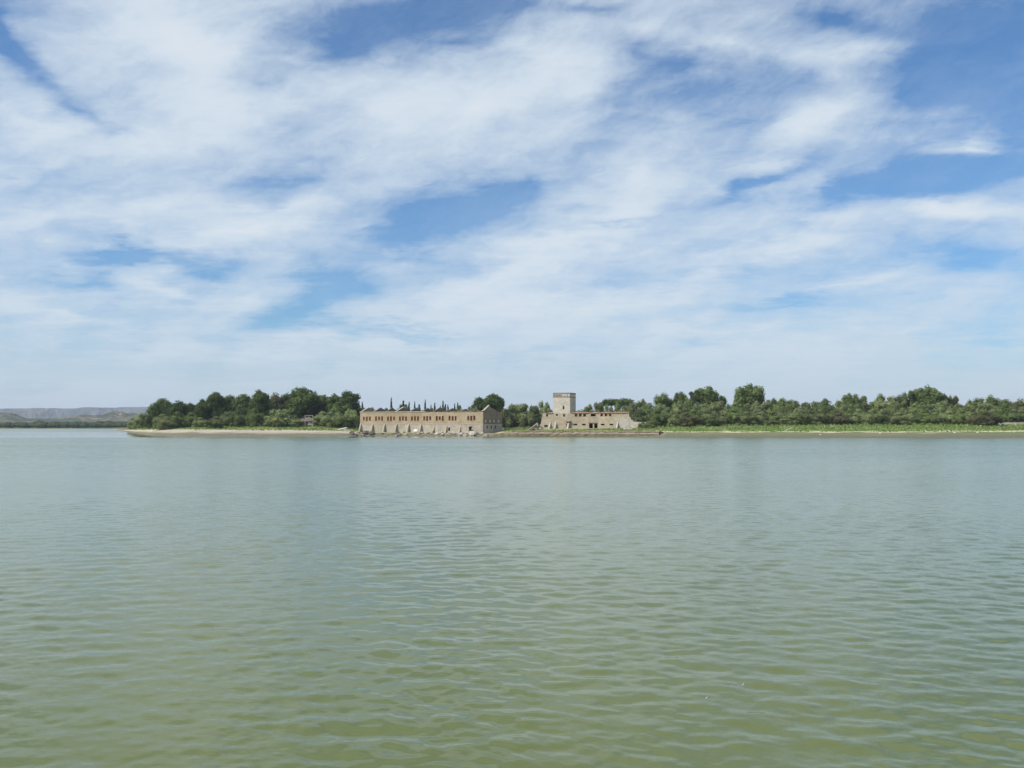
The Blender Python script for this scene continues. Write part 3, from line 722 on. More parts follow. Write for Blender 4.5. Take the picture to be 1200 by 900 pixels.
for a in [('poplar', 779, 460.8, 20, 520, 'broad feathery tree, first to rise above the right bank thicket', G4),
          ('poplar', 797, 459.3, 16, 520, 'slender upright tree right of the first feathery one', G4),
          ('poplar', 808, 466, 14, 515, 'lower upright tree in the gap left of the double-headed crown', G4),
          ('roundpine', 816, 457.5, 14, 505, 'dark left head of the double-headed crown', G4),
          ('round', 830, 453.3, 24, 505, 'taller right head of the double-headed crown', G4),
          ('poplar', 846, 463.5, 14, 505, 'ragged shoulder tree right of the double-headed crown', G4),
          ('round', 877, 451.3, 34, 500, 'big globe-shaped tree, the roundest and tallest of the right bank', G4),
          ('poplar', 907, 467, 13, 500, 'small wispy tree left of a twin just right of the globe tree', G4),
          ('poplar', 919, 466.8, 14, 500, 'small wispy tree right of its twin, right of the globe tree', G4),
          ('poplar', 997, 461, 17, 490, 'dark upright tree left of a gap of sky in the right bank', G4),
          ('poplar', 1011, 464.6, 17, 490, 'grey-green companion right of the dark upright tree', G4),
          ('poplar', 1034, 462.5, 21, 485, 'rounded light tree between the dark upright one and the great clump', G4),
          ('poplar', 1054, 463, 17, 485, 'light tree at the left foot of the great clump', G4),
          ('poplar', 1068, 457.5, 15, 480, 'left peak of the great clump of the right bank', G4),
          ('round', 1079, 455, 18, 480, 'middle peak of the great clump of the right bank', G4),
          ('poplar', 1092, 452.6, 22, 478, 'highest peak of the great clump of the right bank', G4),
          ('poplar', 1102, 459.5, 14, 480, 'right shoulder of the great clump of the right bank', G4),
          ('browntree', 1113, 463.5, 13, 480, 'thin greyish tree just right of the great clump', G4),
          ('poplar', 1139, 469, 14, 480, 'small dark tree right of the dip after the great clump', G4),
          ('poplar', 1158, 464.3, 20, 475, 'bushy tree with a double top behind the two brown shrubs', G4),
          ('poplar', 1170, 466.5, 14, 475, 'green shoulder tree behind the right brown shrub', G4),
          ('browntree', 1189, 467.2, 24, 470, 'brownish-tinged tree at the right edge of the picture', G4),
          ('poplar', 1216, 465, 22, 470, 'tree just beyond the brownish one at the right edge', G4)]: tree(*a)
G5 = 'tamarisks massed in the thicket along the right bank'
rs = random.Random(5)
MARKS = [(753, 'the broken right end of the fort'), (779, 'the first tall feathery tree'), (797, 'the slender upright tree'), (816, 'the dark left head of the double crown'), (830, 'the taller right head of the double crown'),
         (846, 'the ragged shoulder tree'), (877, 'the big globe tree'), (907, 'the left wispy twin'), (919, 'the right wispy twin'), (940, 'the large dark forward shrub'), (985, 'the olive brown spreading shrub'),
         (997, 'the dark upright tree'), (1011, 'the grey-green companion tree'), (1034, 'the rounded light tree'), (1054, 'the foot of the great clump'), (1068, 'the left peak of the great clump'), (1079, 'the middle peak of the great clump'),
         (1092, 'the highest peak of the great clump'), (1102, 'the right shoulder of the great clump'), (1113, 'the thin greyish tree'), (1139, 'the small dark tree past the dip'), (1158, 'the double-topped bushy tree'), (1189, 'the brownish-tinged edge tree')]
USED = set()
def by_mark(px, head):
    if px > 1203: return head + ' beyond the right edge of the view'
    for mk in sorted(MARKS, key=lambda q: abs(q[0]-px)):
        d = px - mk[0]; side = 'straight below ' if abs(d) < 3 else ('just left of ' if d < 0 else 'just right of ') if abs(d) < 9 else ('further left of ' if d < 0 else 'further right of ')
        l = head + ' ' + side + mk[1]
        if l not in USED: USED.add(l); return l
    return head
TOPS = [(760, 472), (770, 471), (790, 470), (850, 471), (895, 472), (925, 470.5), (945, 468), (958, 468.5), (970, 468), (985, 471), (1020, 470), (1045, 470), (1125, 471), (1150, 473), (1180, 472), (1215, 471), (1300, 470)]
for i, px in enumerate(np.arange(760, 1262, 13)):
    top = env(px, TOPS) + rs.uniform(-2.2, 3.2)
    qx = px + rs.uniform(-2, 2)
    tree('tamarisk' if i % 4 else 'round', qx, top, rs.uniform(24, 33), 472 + rs.uniform(-6, 14) - (px-760)*.03, by_mark(qx, 'tamarisk crown in the thicket'), G5)
for i, px in enumerate(np.arange(768, 1262, 15)):
    top = 480 + rs.uniform(-3, 4)
    qx = px + rs.uniform(-3, 3)
    tree('bush' if i % 3 else 'green', qx, top, rs.uniform(21, 30), 452 + rs.uniform(-5, 5) - (px-760)*.03, by_mark(qx, 'low tamarisk at the thicket foot'), 'tamarisks skirting the right bank thicket')
G6 = 'shrubs standing forward on the right bank grass'
for a in [('brown', 807, 483, 25, 436, 'round brownish tamarisk shrub standing forward below the slender upright trees', G6),
          ('bush', 790, 485.5, 15, 440, 'small grey-green shrub touching the left of the round brownish shrub', G6),
          ('green', 835, 487.5, 18, 430, 'green shrub standing nearest the water below the double-headed crown', G6),
          ('bush', 760, 494, 14, 432, 'low dark shrub at the broken right-hand end of the fort', G6),
          ('bush', 905, 490, 20, 430, 'low flat grey-green shrub left of the large forward shrub', G6),
          ('bush', 921, 487, 18, 434, 'dark shrub tucked behind the left of the large forward shrub', G6),
          ('bush', 940, 480, 30, 428, 'large dark shrub standing well forward right of the globe tree', G6),
          ('brown', 985, 483, 24, 438, 'olive brown spreading shrub below the dark upright tree', G6),
          ('bush', 1000, 484, 18, 440, 'shrub joined to the right of the olive brown spreading one', G6),
          ('brown', 1143, 482.5, 18, 420, 'left and smaller of the two brown shrubs near the right edge', G6),
          ('brown', 1158, 481.5, 27, 418, 'right and larger of the two brown shrubs near the right edge', G6)]: tree(*a)
tree('green', 753, 494, 12, 438, 'yellow-green shrub growing against the low end wall of the fort')
tree('bush', 765, 490, 14, 442, 'dark shrub behind the low end wall of the fort')

# far-off wood along the far bank, one mass
lob = []
for i in range(210):
    px = -420 + i * 3.1 + rs.uniform(-1, 1); d = 1530 + rs.uniform(0, 60); r_ = rs.uniform(3.5, 5.5)
    lob.append((((px-600)/F*d, d, 1.5 + r_*.75), (r_*1.5, r_*1.2, r_*rs.uniform(.75, 1.05))))
    if i % 2: lob.append((((px-600)/F*(d+140), d+140, 3 + r_), (r_*1.6, r_*1.2, r_*1.0)))
fw = leafy(lob, 1.0, .22, 99, core=.9, norm=False); tag(link_mesh('far_wood', fw, M['pine']), 'low dark wood lining the far bank at the left', 'wood', kind='stuff')

# ------------------------------------------------------------------ long ruin
class Frame:
    """a front wall standing between two sight lines: right corner pxr at distance yr, turned by th"""
    def __init__(s, pxl, pxr, yr, th, z):
        s.c, s.s, s.z, s.th = math.cos(th), math.sin(th), z, th
        xr = (pxr-600)/F*yr; k = (pxl-600)/F
        s.L = (xr - k*yr) / (s.c + k*s.s); s.x0 = xr - s.L*s.c; s.y0 = yr + s.L*s.s
    def sx(s, px, d=0):
        """position along the wall of what is seen at px, for something d metres behind the wall face"""
        k = (px-600)/F; X = s.x0 + d*s.s; Y = s.y0 + d*s.c
        return (k*Y - X) / (s.c + k*s.s)
    def h(s, px, py, d=0):
        a = s.sx(px, d); Y = s.y0 - a*s.s + d*s.c; return zat(py, Y) - s.z
    def root(s, name, label, cat): return empty(name, (s.x0, s.y0, s.z), -s.th, label, cat)
A = Frame(422, 566, 445, R(30), 1.2)
hall = A.root('ruined_hall', 'long roofless tan brick hall with a grey buttressed base at the water edge', 'building')
L = A.L; Hh = 9.7; zb = 4.15        # wall height, top of the grey base
gc = [430, 444.2, 458.2, 472.2, 486.3, 500.6, 515.4, 530.4, 552.2]
holes = []
for g in gc:
    for k in (-1, 0, 1): c0 = A.sx(g + k*3.55); holes.append((c0-.42*random.uniform(.9, 1.08), c0+.42*random.uniform(.9, 1.08), 5.75-zb+random.choice((0, 0, 0, .12, -.1, .3)), 7.65-zb+random.uniform(-.1, .06)))
def crest(x): return (.10 * math.sin(x*1.7) + .08*math.sin(x*4.1)) * smooth(30, 40, x) - .12 * smooth(36, 44, x)
up = wall_grid(L, Hh - zb, .55, holes, crest, step=.9)
o = link_mesh('upper_wall', merge(up.mesh('upper_wall')), M['brick'], hall, (0, 0, zb))
bx = A.sx(552); hx = A.sx(526.5)
base = wall_grid(L, zb - .003, .62, [(bx-1.05, bx+1.25, .75, 3.0), (hx-.55, hx+.6, 1.0, 2.6)], None, y0=-.18, step=3)
link_mesh('base_wall', merge(base.mesh('base_wall')), M['plaster'], hall)
MB().box(-.1, L+.05, -.30, -.15, zb-.10, zb+.10).build('string_course', M['coping'], hall)
MB().box(L*.0-.1, L*.55, -.22, .75, Hh+.002, Hh+.28).build('coping', M['coping'], hall)
cb = MB()
x = L*.55
while x < L-.4:
    w = random.uniform(.8, 2.6); hh = random.uniform(.03, .3)
    if random.random() < .8: cb.box(x, min(x+w, L), -.2+random.uniform(0, .1), .7, Hh-.02, Hh+hh)
    x += w + random.uniform(0, .5)
cb.build('broken_coping', M['cornice'], hall)
back = wall_grid(L, Hh-.4, .55, [(L*q/10+1, L*q/10+2, 5.5, 7.4) for q in range(10)], lambda x: -1.2+1.0*math.sin(x*.35)+.4*math.sin(x*1.3), y0=16.5, step=1.2)
link_mesh('back_wall', merge(back.mesh('back_wall')), M['shadebrick'], hall)
MB().box(.1, L-.1, .6, 16.4, -.8, .02).build('floor', M['rock_tan'], hall)
# windows: dark brick infill set back in each opening, red brick round it
infl = MB().box(-.46, .46, .44, .53, -.15, 2.05).mesh('window')
infl.materials.append(M['infill'])
sr = MB(); sr.box(-.60, -.422, -.035, .25, -.05, 1.9); sr.box(.422, .60, -.035, .25, -.05, 1.9); sr.box(-.60, .60, -.035, .25, 1.902, 2.08); sr.box(-.62, .62, -.06, .2, -.17, -.052)
sr = sr.mesh('brick_surround'); sr.materials.append(M['redbrick'])
for (a_, b_, c_, d_) in holes:
    w = link_mesh('window', infl, None, hall, ((a_+b_)/2, 0, c_+zb)); w.scale = ((b_-a_)/.84, 1, (d_-c_)/1.9); link_mesh('brick_surround', sr, None, w)
# gable cross walls, one for each bay, and the two ends
def gable(rise, seed, ragged=.25, end=False):
    rs_ = random.Random(seed)
    pts = [(.6, 0), (.6, Hh - .25), (1.2, Hh + .1)]
    ys = [1.8, 2.6, 3.5, 4.4, 5.35, 6.5, 7.6, 8.8, 10.3, 11.8, 13.2, 14.6, 16.3]
    for y in ys:
        z = (Hh + .1 + rise*(y-1.0)/5.2) if y <= 6.5 else (Hh + .1 + rise - (y-6.5)*(rise+.4)/7.5)
        pts.append((y, z + rs_.uniform(-ragged, ragged) * (.2 if y < 7 else 1)))
    pts.append((16.3, 0)); return pts
for k in range(0, 10):
    rise = [2.3, 2.2, 2.1, 2.3, 1.9, 1.75, 2.1, 1.6, 1.2, .9][k]
    xk = L*k/10.0 + (0 if k else .0)
    g = MB().prism(gable(rise, k), xk, xk+.5, 'x').build('gable_wall' if k else 'end_wall', M['shadebrick'] if k else M['brick'], hall)
    if k in (0, 3):
        MB().prism([(.0, Hh+.30), (1.0, Hh+.35), (6.2, Hh+.12+rise+.02), (6.2, Hh+.12+rise+.24), (.9, Hh+.62), (0, Hh+.5)], xk-.08, xk+.58, 'x').build('gable_coping', M['coping'], g)
# gable end on the right, its shade put into the darker brick colour
pts = [(.56, zb), (.56, Hh)] + [(1.0, Hh+.1), (5.35, Hh+2.55), (5.9, Hh+2.6), (7.0, Hh+1.75), (8.6, Hh+1.5), (10.3, Hh+1.0), (12, Hh+.4), (14, Hh-.2), (16.49, Hh-1.0), (16.49, zb)]
e = MB().prism(pts, L-.55, L, 'x').build('end_wall', M['shadebrick'], hall)
MB().prism([(-.1, Hh+.30), (1.0, Hh+.32), (5.4, Hh+2.75), (5.4, Hh+3.0), (.9, Hh+.62), (-.1, Hh+.52)], L-.62, L+.12, 'x').build('gable_coping', M['coping'], e)
MB().box(L-.50, L+.10, .45, 16.6, -.8, zb-.01).build('end_base', M['plaster'], hall)
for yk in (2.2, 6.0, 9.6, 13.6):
    MB().prism([(yk-.38, 4.9), (yk+.38, 4.9), (yk+.28, 5.5), (yk, 6.2), (yk-.28, 5.5)], L-.05, L+.09, 'x').build('lancet_daylight', M['white'], hall)  # pale patches paint the daylight seen through small openings
for yk in (3.4, 7.0, 10.6): MB().box(L-.1, L+.13, yk-.5, yk+.5, 2.0, 3.4).build('blocked_opening', M['infill'], hall)
# doorway in the base; a near-black panel paints the shade inside it
fr = MB(); fr.box(bx-1.25, bx-1.052, -.26, .1, .75, 3.0); fr.box(bx+1.252, bx+1.45, -.26, .1, .75, 3.0); fr.box(bx-1.25, bx+1.45, -.26, .1, 3.002, 3.22)
fr = fr.build('door_frame', M['plaster'], hall); MB().box(bx-1.04, bx+1.24, .45, .6, .0, 3.6).build('dark_doorway', M['dark'], fr)
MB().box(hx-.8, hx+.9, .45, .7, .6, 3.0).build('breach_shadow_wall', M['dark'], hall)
# buttresses
bpx = [424.0, 437.8, 451.9, 465.8, 480, 494.5]
for k, q in enumerate(bpx):
    x_ = A.sx(q) - .6
    MB().prism([(-.17, 0), (-2.0, 0), (-1.95, .3), (-.75, zb-.4), (-.17, zb-.1)], x_, x_+.7, 'x').build('buttress', M['plaster'], hall)
for q, hh, pj in ((508.7, 2.8, 1.7), (523.5, 3.4, 1.2), (539.6, 3.0, 1.3)):
    x_ = A.sx(q) - .5
    tag(MB().prism([(-.17, 0), (-pj-.3, 0), (-pj, .5), (-pj*.75, hh*.4), (-.7, hh*.55), (-.5, hh*.9), (-.17, hh)], x_, x_+.8, 'x').build('buttress', M['rock_tan'], hall), 'broken rough buttress stump')
sc_ = MB()
for q in range(26):
    x_ = random.uniform(A.sx(505), A.sx(560)); z_ = random.uniform(.3, 3.2); w_ = random.uniform(.2, .7)
    sc_.prism([(x_-w_, z_), (x_+w_*.8, z_-.1), (x_+w_, z_+w_*.8), (x_, z_+w_*1.2), (x_-w_*.8, z_+w_*.6)], -.215, -.185, 'y')
sc_.build('plaster_scar', M['rock_tan'], hall)

# ------------------------------------------------------------------ tower fort
B = Frame(636, 737, 441, R(22), 3.0)
fort = B.root('ruined_fort', 'ruined tan stone fort with a square tower above its long low windowed front', 'building')
L = B.L; Hf = B.h(700, 484.2) 
hs = []
def hole(px, w, y0, y1): 
    c0 = B.sx(px); s_ = B.sx(px+w/2) - B.sx(px-w/2); za, zb_ = B.h(px, y1), B.h(px, y0); hs.append((c0-s_/2, c0+s_/2, max(0.0, za), zb_)); return hs[-1]
up_w = [hole(q, 2.2, 485.4, 488.2) for q in (641,)] + [hole(652.6, 2.2, 485, 487.4), hole(661, 2.6, 485.2, 488.2)]
arched = [hole(q, 2.9, 484.9, 488.2) for q in (675, 680, 685)] + [hole(q, 2.5, 484.9, 487.8) for q in (705, 710, 715)]
wide = hole(695, 6.0, 485.2, 488.0)
low = [hole(639.7, 4, 498, 500.4)] + [hole(q, 4.4, 496.6, 498.4) for q in (674.3, 684, 706.2, 716.4)]
gate = [hole(692.4, 4.4, 496.3, 502.6), hole(698.2, 4.0, 496.3, 502.6)]
dark_doorway = hole(664.4, 2.0, 496.5, 502.0)
fw_ = wall_grid(L, Hf, .7, hs, lambda x: .10*math.sin(x*2.1)+.10*math.sin(x*5.3)-.1, step=1.0)
link_mesh('front_wall', merge(fw_.mesh('front_wall')), M['stone'], fort)
D = 6.0
MB().prism([(.702, 0), (.702, Hf-1.2), (1.6, Hf-2.6), (3, 4.4), (D, 3.6), (D, 0)], L-.6, L, 'x').build('end_wall', M['stone'], fort)
MB().prism([(.702, 0), (.702, Hf-.1), (D, Hf-.3), (D, 0)], 0, .6, 'x').build('end_wall', M['stone'], fort)
MB().box(0, L-3, D+.002, D+.6, 0, Hf-.3).build('back_wall', M['stone'], fort)
MB().box(.602, L-2.6, 4.4, 4.7, 0, Hf-.35).build('dark_backing', M['dark'], fort)  # near-black sheet puts the rooms' shade behind the front openings
MB().box(.602, L-.602, .702, 4.39, 3.9, 4.1).build('upper_floor', M['timber'], fort)
MB().box(.602, L-2.5, .75, D, Hf-.34, Hf-.14).build('roof_deck', M['timber'], fort)
def roof_piece(p0, p1, y0=0):
    a_, b_ = B.sx(p0), B.sx(p1); rp = MB()
    n = max(2, int((b_-a_)/.8))
    for k in range(n):
        xa = a_+(b_-a_)*k/n; xb = a_+(b_-a_)*(k+1)/n - .04; j = random.uniform(-.05, .05)
        rp.prism([(-.35+j, Hf+.00), (-.35+j, Hf+.16), (4.0, Hf+.62+j), (4.0, Hf+.44)], xa, xb, 'x')
    rp.build('tiled_eave', M['tile'], fort)
roof_piece(641, 647.6); roof_piece(669, 690); roof_piece(692, 701); roof_piece(703, 715); roof_piece(716.5, 735.5)
MB().box(.0, B.sx(640), -.1, .8, Hf-.05, Hf+.22).build('parapet', M['stone'], fort)
for (a_, b_, c_, d_) in arched:
    ar = MB()
    ar.box(a_-.18, a_-.001, -.05, .3, c_-.1, d_-.1); ar.box(b_+.001, b_+.18, -.05, .3, c_-.1, d_-.1)
    cx = (a_+b_)/2; r0 = (b_-a_)/2
    for k in range(6):
        t0, t1 = math.pi*k/6, math.pi*(k+1)/6
        q0 = [(cx+math.cos(t)*r, d_-r0*.8+math.sin(t)*r*.8) for t, r in ((t0, r0*.98), (t0, r0*1.3), (t1, r0*1.3), (t1, r0*.98))]
        ar.prism(q0, -.05, .3, 'y')
    w = ar.build('brick_arch', M['redbrick'], fort)
    tm = MB().prism([(a_, d_-.55*r0), (a_, d_+.001), (cx, d_+.001), (cx-r0*.5, d_-r0*.2)], .03, .2, 'y'); tm.prism([(b_, d_-.55*r0), (cx+r0*.5, d_-r0*.2), (cx, d_+.001), (b_, d_+.001)], .03, .2, 'y')
    tm.build('spandrel', M['stone'], w)
    MB().box(a_+.02, b_-.02, .42, .5, c_, d_).build('boarded_pane', M['infill'], w)
for (a_, b_, c_, d_) in [wide] + low + up_w[:1]:
    MB().box(a_-.1, b_+.1, -.06, .1, c_-.22, c_-.002).build('sill', M['greystone'], fort)
g0, g1 = gate[0][0], gate[1][1]
MB().box(g0-.2, g1+.2, -.08, .1, gate[0][3]+.002, gate[0][3]+.35).build('lintel', M['timber'], fort)
# pilaster buttresses with their leaning faces
for q, w_, hh, pj in ((645.6, .5, 3.1, 2.2), (652.3, .5, 3.3, 2.2), (667.6, .7, 3.9, 2.6), (724.6, .5, 3.2, 2.4)):
    x_ = B.sx(q) - w_
    MB().prism([(0-.002, 0), (-pj, 0), (-.25, hh*.92), (-.002, hh)], x_-.1, x_+w_, 'x').build('buttress', M['greystone'], fort)
MB().box(B.sx(663), B.sx(669), -1.4, -.05, 3.55, 3.8).build('door_canopy', M['greystone'], fort)
# grey lower facing at the right and stepped, broken right-hand end
xg = B.sx(722)
MB().prism([(xg, 0), (L+.1, 0), (L+.1, 4.9), (L-1, 5.0), (xg+1, 4.7), (xg, 4.1)], -.10, -.003, 'y').build('grey_facing', M['greystone'], fort)
xe = B.sx(758)
MB().prism([(L+.101, 0), (L+.101, 5.6), (L+.6, 5.3), (L+.9, 4.3), (L+1.7, 3.9), (L+2.1, 3.3), (xe-.5, 3.1), (xe, .2), (xe, 0)], 0, .8, 'y').build('broken_end_wall', M['greystone'], fort)
MB().prism([(0, 0), (-1.7, 0), (-1.5, 1.8), (-.9, 2.6), (-.5, 5.0), (-.2, Hf-1.4), (0, Hf-.4)], 0.02, .72, 'y').build('battered_corner', M['stone'], fort)
# tower: four walls, open gallery under a dark cornice
td = 1.2; t0 = B.sx(648, td); t1 = B.sx(668, td); tw = t1 - t0
Ht = B.h(658, 461.0, td)
tower = empty('tower', (t0, td, 0)); tower.parent = fort

zg0 = B.h(658, 464.3, td); zg1 = B.h(658, 462.2, td); wz0, wz1 = B.h(660, 479.6, td), B.h(660, 475.8, td)
wx = B.sx(660.4, td) - t0
oh = []
nO = 6
for k in range(nO):
    c0 = tw*(k+.5)/nO; oh.append((c0-.43, c0+.43, zg0, zg1))
f_ = wall_grid(tw, Ht, .5, oh + [(wx-.42, wx+.42, wz0, wz1)], None)
link_mesh('front_face', merge(f_.mesh('front_face')), M['tower'], tower)
s_ = wall_grid(tw, Ht, .5, [(tw*(k+.5)/nO-.3, tw*(k+.5)/nO+.3, zg0, zg1) for k in range(nO)], None)
sm_ = merge(s_.mesh('side_face'))
for xx in (tw-.002, .498):
    o = link_mesh('side_face', sm_.copy() if False else sm_, M['tower'], tower, (xx, .5, 0)); o.rotation_euler = (0, 0, R(90))
    o.scale = ((tw-1.004)/tw, 1, 1)
b_ = wall_grid(tw, Ht, .5, [(1.0, tw-1.0, zg0-.6, zg1)], None, y0=tw-.5)
link_mesh('back_face', merge(b_.mesh('back_face')), M['tower'], tower)
co_ = MB()
for z0_, z1_, p_ in ((Ht+.002, Ht+.30, .06), (zg0-.42, zg0-.06, .04)):
    co_ = MB(); co_.box(-p_, tw+p_, -p_, -.003, z0_-.2, z1_); co_.box(-p_, tw+p_, tw+.003, tw+p_, z0_-.2, z1_)
    co_.box(-p_, -.003, -.001, tw+.001, z0_-.2, z1_); co_.box(tw+.003, tw+p_, -.001, tw+.001, z0_-.2, z1_)
    co_.build('cornice', M['cornice'], tower)
cap = MB(); cap.box(.01, tw-.01, .0, .5, Ht+.001, Ht+.3); cap.box(.01, tw-.01, tw-.5, tw, Ht+.001, Ht+.3); cap.box(.0, .5, .501, tw-.501, Ht+.001, Ht+.3); cap.box(tw-.5, tw, .501, tw-.501, Ht+.001, Ht+.3)
cap.build('wall_cap', M['cornice'], tower)
MB().box(.51, tw-.51, .51, tw-.51, zg0-1.6, zg0-1.4).build('gallery_floor', M['timber'], tower)
cb_ = MB()
for k in range(nO+1):
    c0 = min(max(tw*k/nO, .2), tw-.2); cb_.box(c0-.13, c0+.13, -.15, -.004, zg0-.05, zg1+.05)
cb_.build('corbel', M['tower'], tower)
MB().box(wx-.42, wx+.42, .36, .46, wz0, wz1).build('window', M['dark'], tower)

# ------------------------------------------------------------------ quay wall
qp = [(573, 438.5, .35, .6), (580, 435, .8, 1.0), (590, 432, 1.5, 1), (600, 429, 2.15, 1)] + [(600 + 4.4*k, 429 - 24*k/40, 2.2 + .07*math.sin(k*1.9), 1) for k in range(1, 41)]
vs, fs = [], []
for (px, d, zt, _) in qp:
    for (dy, z) in ((-.55, -1.2), (-.35, .5), (-.2, 1.3), (0, zt), (.9, zt+.03), (.95, -1.2)):
        pt = at(px, d, z=z); j = Vector((0, random.uniform(-.14, .14), random.uniform(-.06, .06))) if z > 0 and dy < .5 else Vector((0, 0, 0))
        vs.append(tuple(pt + Vector((0, dy, 0)) + j))
for i in range(len(qp)-1):
    for j in range(5): a = i*6+j; fs.append((a, a+6, a+7, a+1))
fs += [tuple(range(6))[::-1], tuple((len(qp)-1)*6+k for k in range(6))]
q = MB(); q.v = vs; q.f = fs
qe = empty('quay_wall', (0, 0, 0), 0, 'long brown stone quay wall below the fort, stained at the foot and ending at an iron post', 'wall')
q.build('stonework', M['quay'], qe)
cpv = MB()
for i in range(len(qp)-1):
    a_, b_ = qp[i], qp[i+1]
    for k in range(2 if i > 2 else 3):
        n_ = 2 if i > 2 else 3; fa, fb = k/n_, (k+1)/n_-.02
        pa = at(a_[0]+(b_[0]-a_[0])*fa, a_[1]+(b_[1]-a_[1])*fa, z=a_[2]+(b_[2]-a_[2])*fa); pb = at(a_[0]+(b_[0]-a_[0])*fb, a_[1]+(b_[1]-a_[1])*fb, z=a_[2]+(b_[2]-a_[2])*fb)
        jz = random.uniform(.1, .24); jy = random.uniform(-.45, -.3)
        i0 = len(cpv.v)
        for pt in (pa, pb):
            for (dy, dz) in ((jy, -.12), (jy, jz), (1.1, jz), (1.1, -.12)): cpv.v.append((pt.x, pt.y+dy, pt.z+dz))
        cpv.f += [(i0, i0+1, i0+5, i0+4), (i0+1, i0+2, i0+6, i0+5), (i0+2, i0+3, i0+7, i0+6), (i0, i0+3, i0+2, i0+1), (i0+4, i0+5, i0+6, i0+7)]
cpo = cpv.build('coping', M['rock_tan'], qe)
# iron sluice post at the right end of the quay
pe = at(774.2, 403.6, z=0)
post = empty('sluice_post', pe, 0, 'dark iron sluice post at the right-hand end of the stone quay wall', 'post')
MB().box(-.55, .2, -.2, .4, -1, 2.3).build('post', M['metal'], post); MB().box(-.8, 1.2, -.35, -.202, .9, 2.0).build('gate_plate', M['metal'], post)
MB().box(.25, .5, -.1, .2, -1, 2.1).build('guide_rail', M['metal'], post)
# low grey wall at the right edge
w0 = at(1171, 428, z=0); w1_ = at(1240, 424, z=0); gz0 = ground_z(w0.x, w0.y)
lw = empty('low_wall', (w0.x, w0.y, gz0-.2), math.atan2(w1_.y-w0.y, w1_.x-w0.x), 'low grey stone wall on the grass at the right edge', 'wall')
ll = (w1_-w0).length
MB().box(0, ll, 0, .6, -.6, 1.35).build('stonework', M['greystone'], lw)
cq = MB(); xq = 0
while xq < ll-.1: ww = random.uniform(.8, 1.4); cq.box(xq, min(ll, xq+ww-.03), -.08, .68, 1.352, 1.352+random.uniform(.14, .22)); xq += ww
cq.build('coping', M['coping'], lw)

# ------------------------------------------------------------------ shed under the biggest pine
sh = at(357, 497, z=0); zs_ = ground_z(sh.x, sh.y)
shed = empty('shed', (sh.x-5, sh.y, zs_-.1), 0, 'low brown shed with a pale framed opening in the shade under the biggest pine', 'shed')
wl = wall_grid(10.5, 2.7, .25, [(1.2, 2.4, .9, 2.0), (6.6, 9.2, .5, 2.3)]); link_mesh('wall', merge(wl.mesh('wall')), M['timber'], shed)
MB().box(0, .25, .252, 5, 0, 2.7).build('wall', M['timber'], shed); MB().box(10.25, 10.5, .252, 5, 0, 2.7).build('wall', M['timber'], shed)
MB().prism([(-.5, 2.705), (-.5, 2.85), (5.3, 4.1), (5.3, 3.95)], -.4, 10.9, 'x').build('roof', M['timber'], shed)
fr = MB()
for (a_, b_, c_, d_) in ((5.2, 5.45, 0, 5.6), (9.0, 9.25, 0, 5.6), (5.2, 9.25, 5.602, 5.85), (7.1, 7.3, 4.1, 5.6), (5.452, 8.998, 4.2, 4.4)): fr.box(a_, b_, -.9, -.7, c_, d_)
fr.build('pale_frame', M['greystone'], shed)

# ------------------------------------------------------------------ rocks and rubble
def rock_mesh(seed):
    bm = bmesh.new(); bmesh.ops.create_icosphere(bm, subdivisions=2, radius=.5)
    for v_ in bm.verts:
        d = v_.co.normalized(); k = 1 + .45*mnoise.noise(d*1.7 + Vector((seed*3.1, 0, 0))) + .2*mnoise.noise(d*4 + Vector((seed, 5, 0)))
        v_.co = Vector((d.x*.62, d.y*.5, d.z*.42))*k
    me = bpy.data.meshes.new('rock'); bm.to_mesh(me); bm.free(); return me
RM = {}
for mt in ('rock_pale', 'rock_tan', 'rock_dark', 'white'):
    RM[mt] = []
    for k in range(4): me = rock_mesh(k + len(mt)); me.materials.append(M[mt]); RM[mt].append(me)
def rock(name, mt, x, y, z, s, label, cat, group, flat=1.0):
    o = bpy.data.objects.new(name, random.choice(RM[mt])); COL.objects.link(o); o.location = (x, y, z); o.scale = (s, s*random.uniform(.7, 1), s*random.uniform(.6, 1)*flat)
    o.rotation_euler = (random.uniform(-.3, .3), random.uniform(-.3, .3), random.uniform(0, 6.28)); tag(o, label, cat, group); return o
def hit(px, py):
    d = 330.0
    while d < 700 and ground_z((px-600)/F*d, d) < zat(py, d): d += .5
    return (px-600)/F*d, d
def foot(px, off):
    s__ = A.sx(px); return A.x0 + s__*A.c - off*A.s, A.y0 - s__*A.s - off*A.c
for k in range(26):
    px = random.uniform(511, 562); x, y = hit(px, random.uniform(506.8, 510.6)); sc = random.uniform(.9, 2.5)
    rock('rubble_block', 'rock_pale' if random.random() < .7 else 'rock_tan', x, y, max(.1, ground_z(x, y)) + sc*.22, sc, 'pale angular block in the rubble spilled below the broken buttresses', 'rock', 'pale rubble below the broken buttresses')
for k in range(14):
    px = random.choice((430, 433, 436, 438, 428, 413)) + random.uniform(-1.5, 1.5); x, y = hit(px, random.uniform(507.2, 510.2)); sc = random.uniform(1.2, 2.8)
    rock('boulder', 'rock_dark', x, y, max(0, ground_z(x, y)) + sc*.15, sc, 'dark wet boulder heaped at the waterline by the left buttresses', 'rock', 'dark boulders at the left end of the long ruin')
for k in range(64):
    px = random.uniform(410, 574); x, y = hit(px, random.uniform(507, 511.2)); sc = random.uniform(.6, 1.8)
    rock('stone', 'rock_tan' if random.random() < .75 else 'rock_dark', x, y, max(-.05, ground_z(x, y)) + sc*.1, sc, 'stone strewn along the foot of the long ruin at the waterline', 'rock', 'stones along the foot of the long ruin')
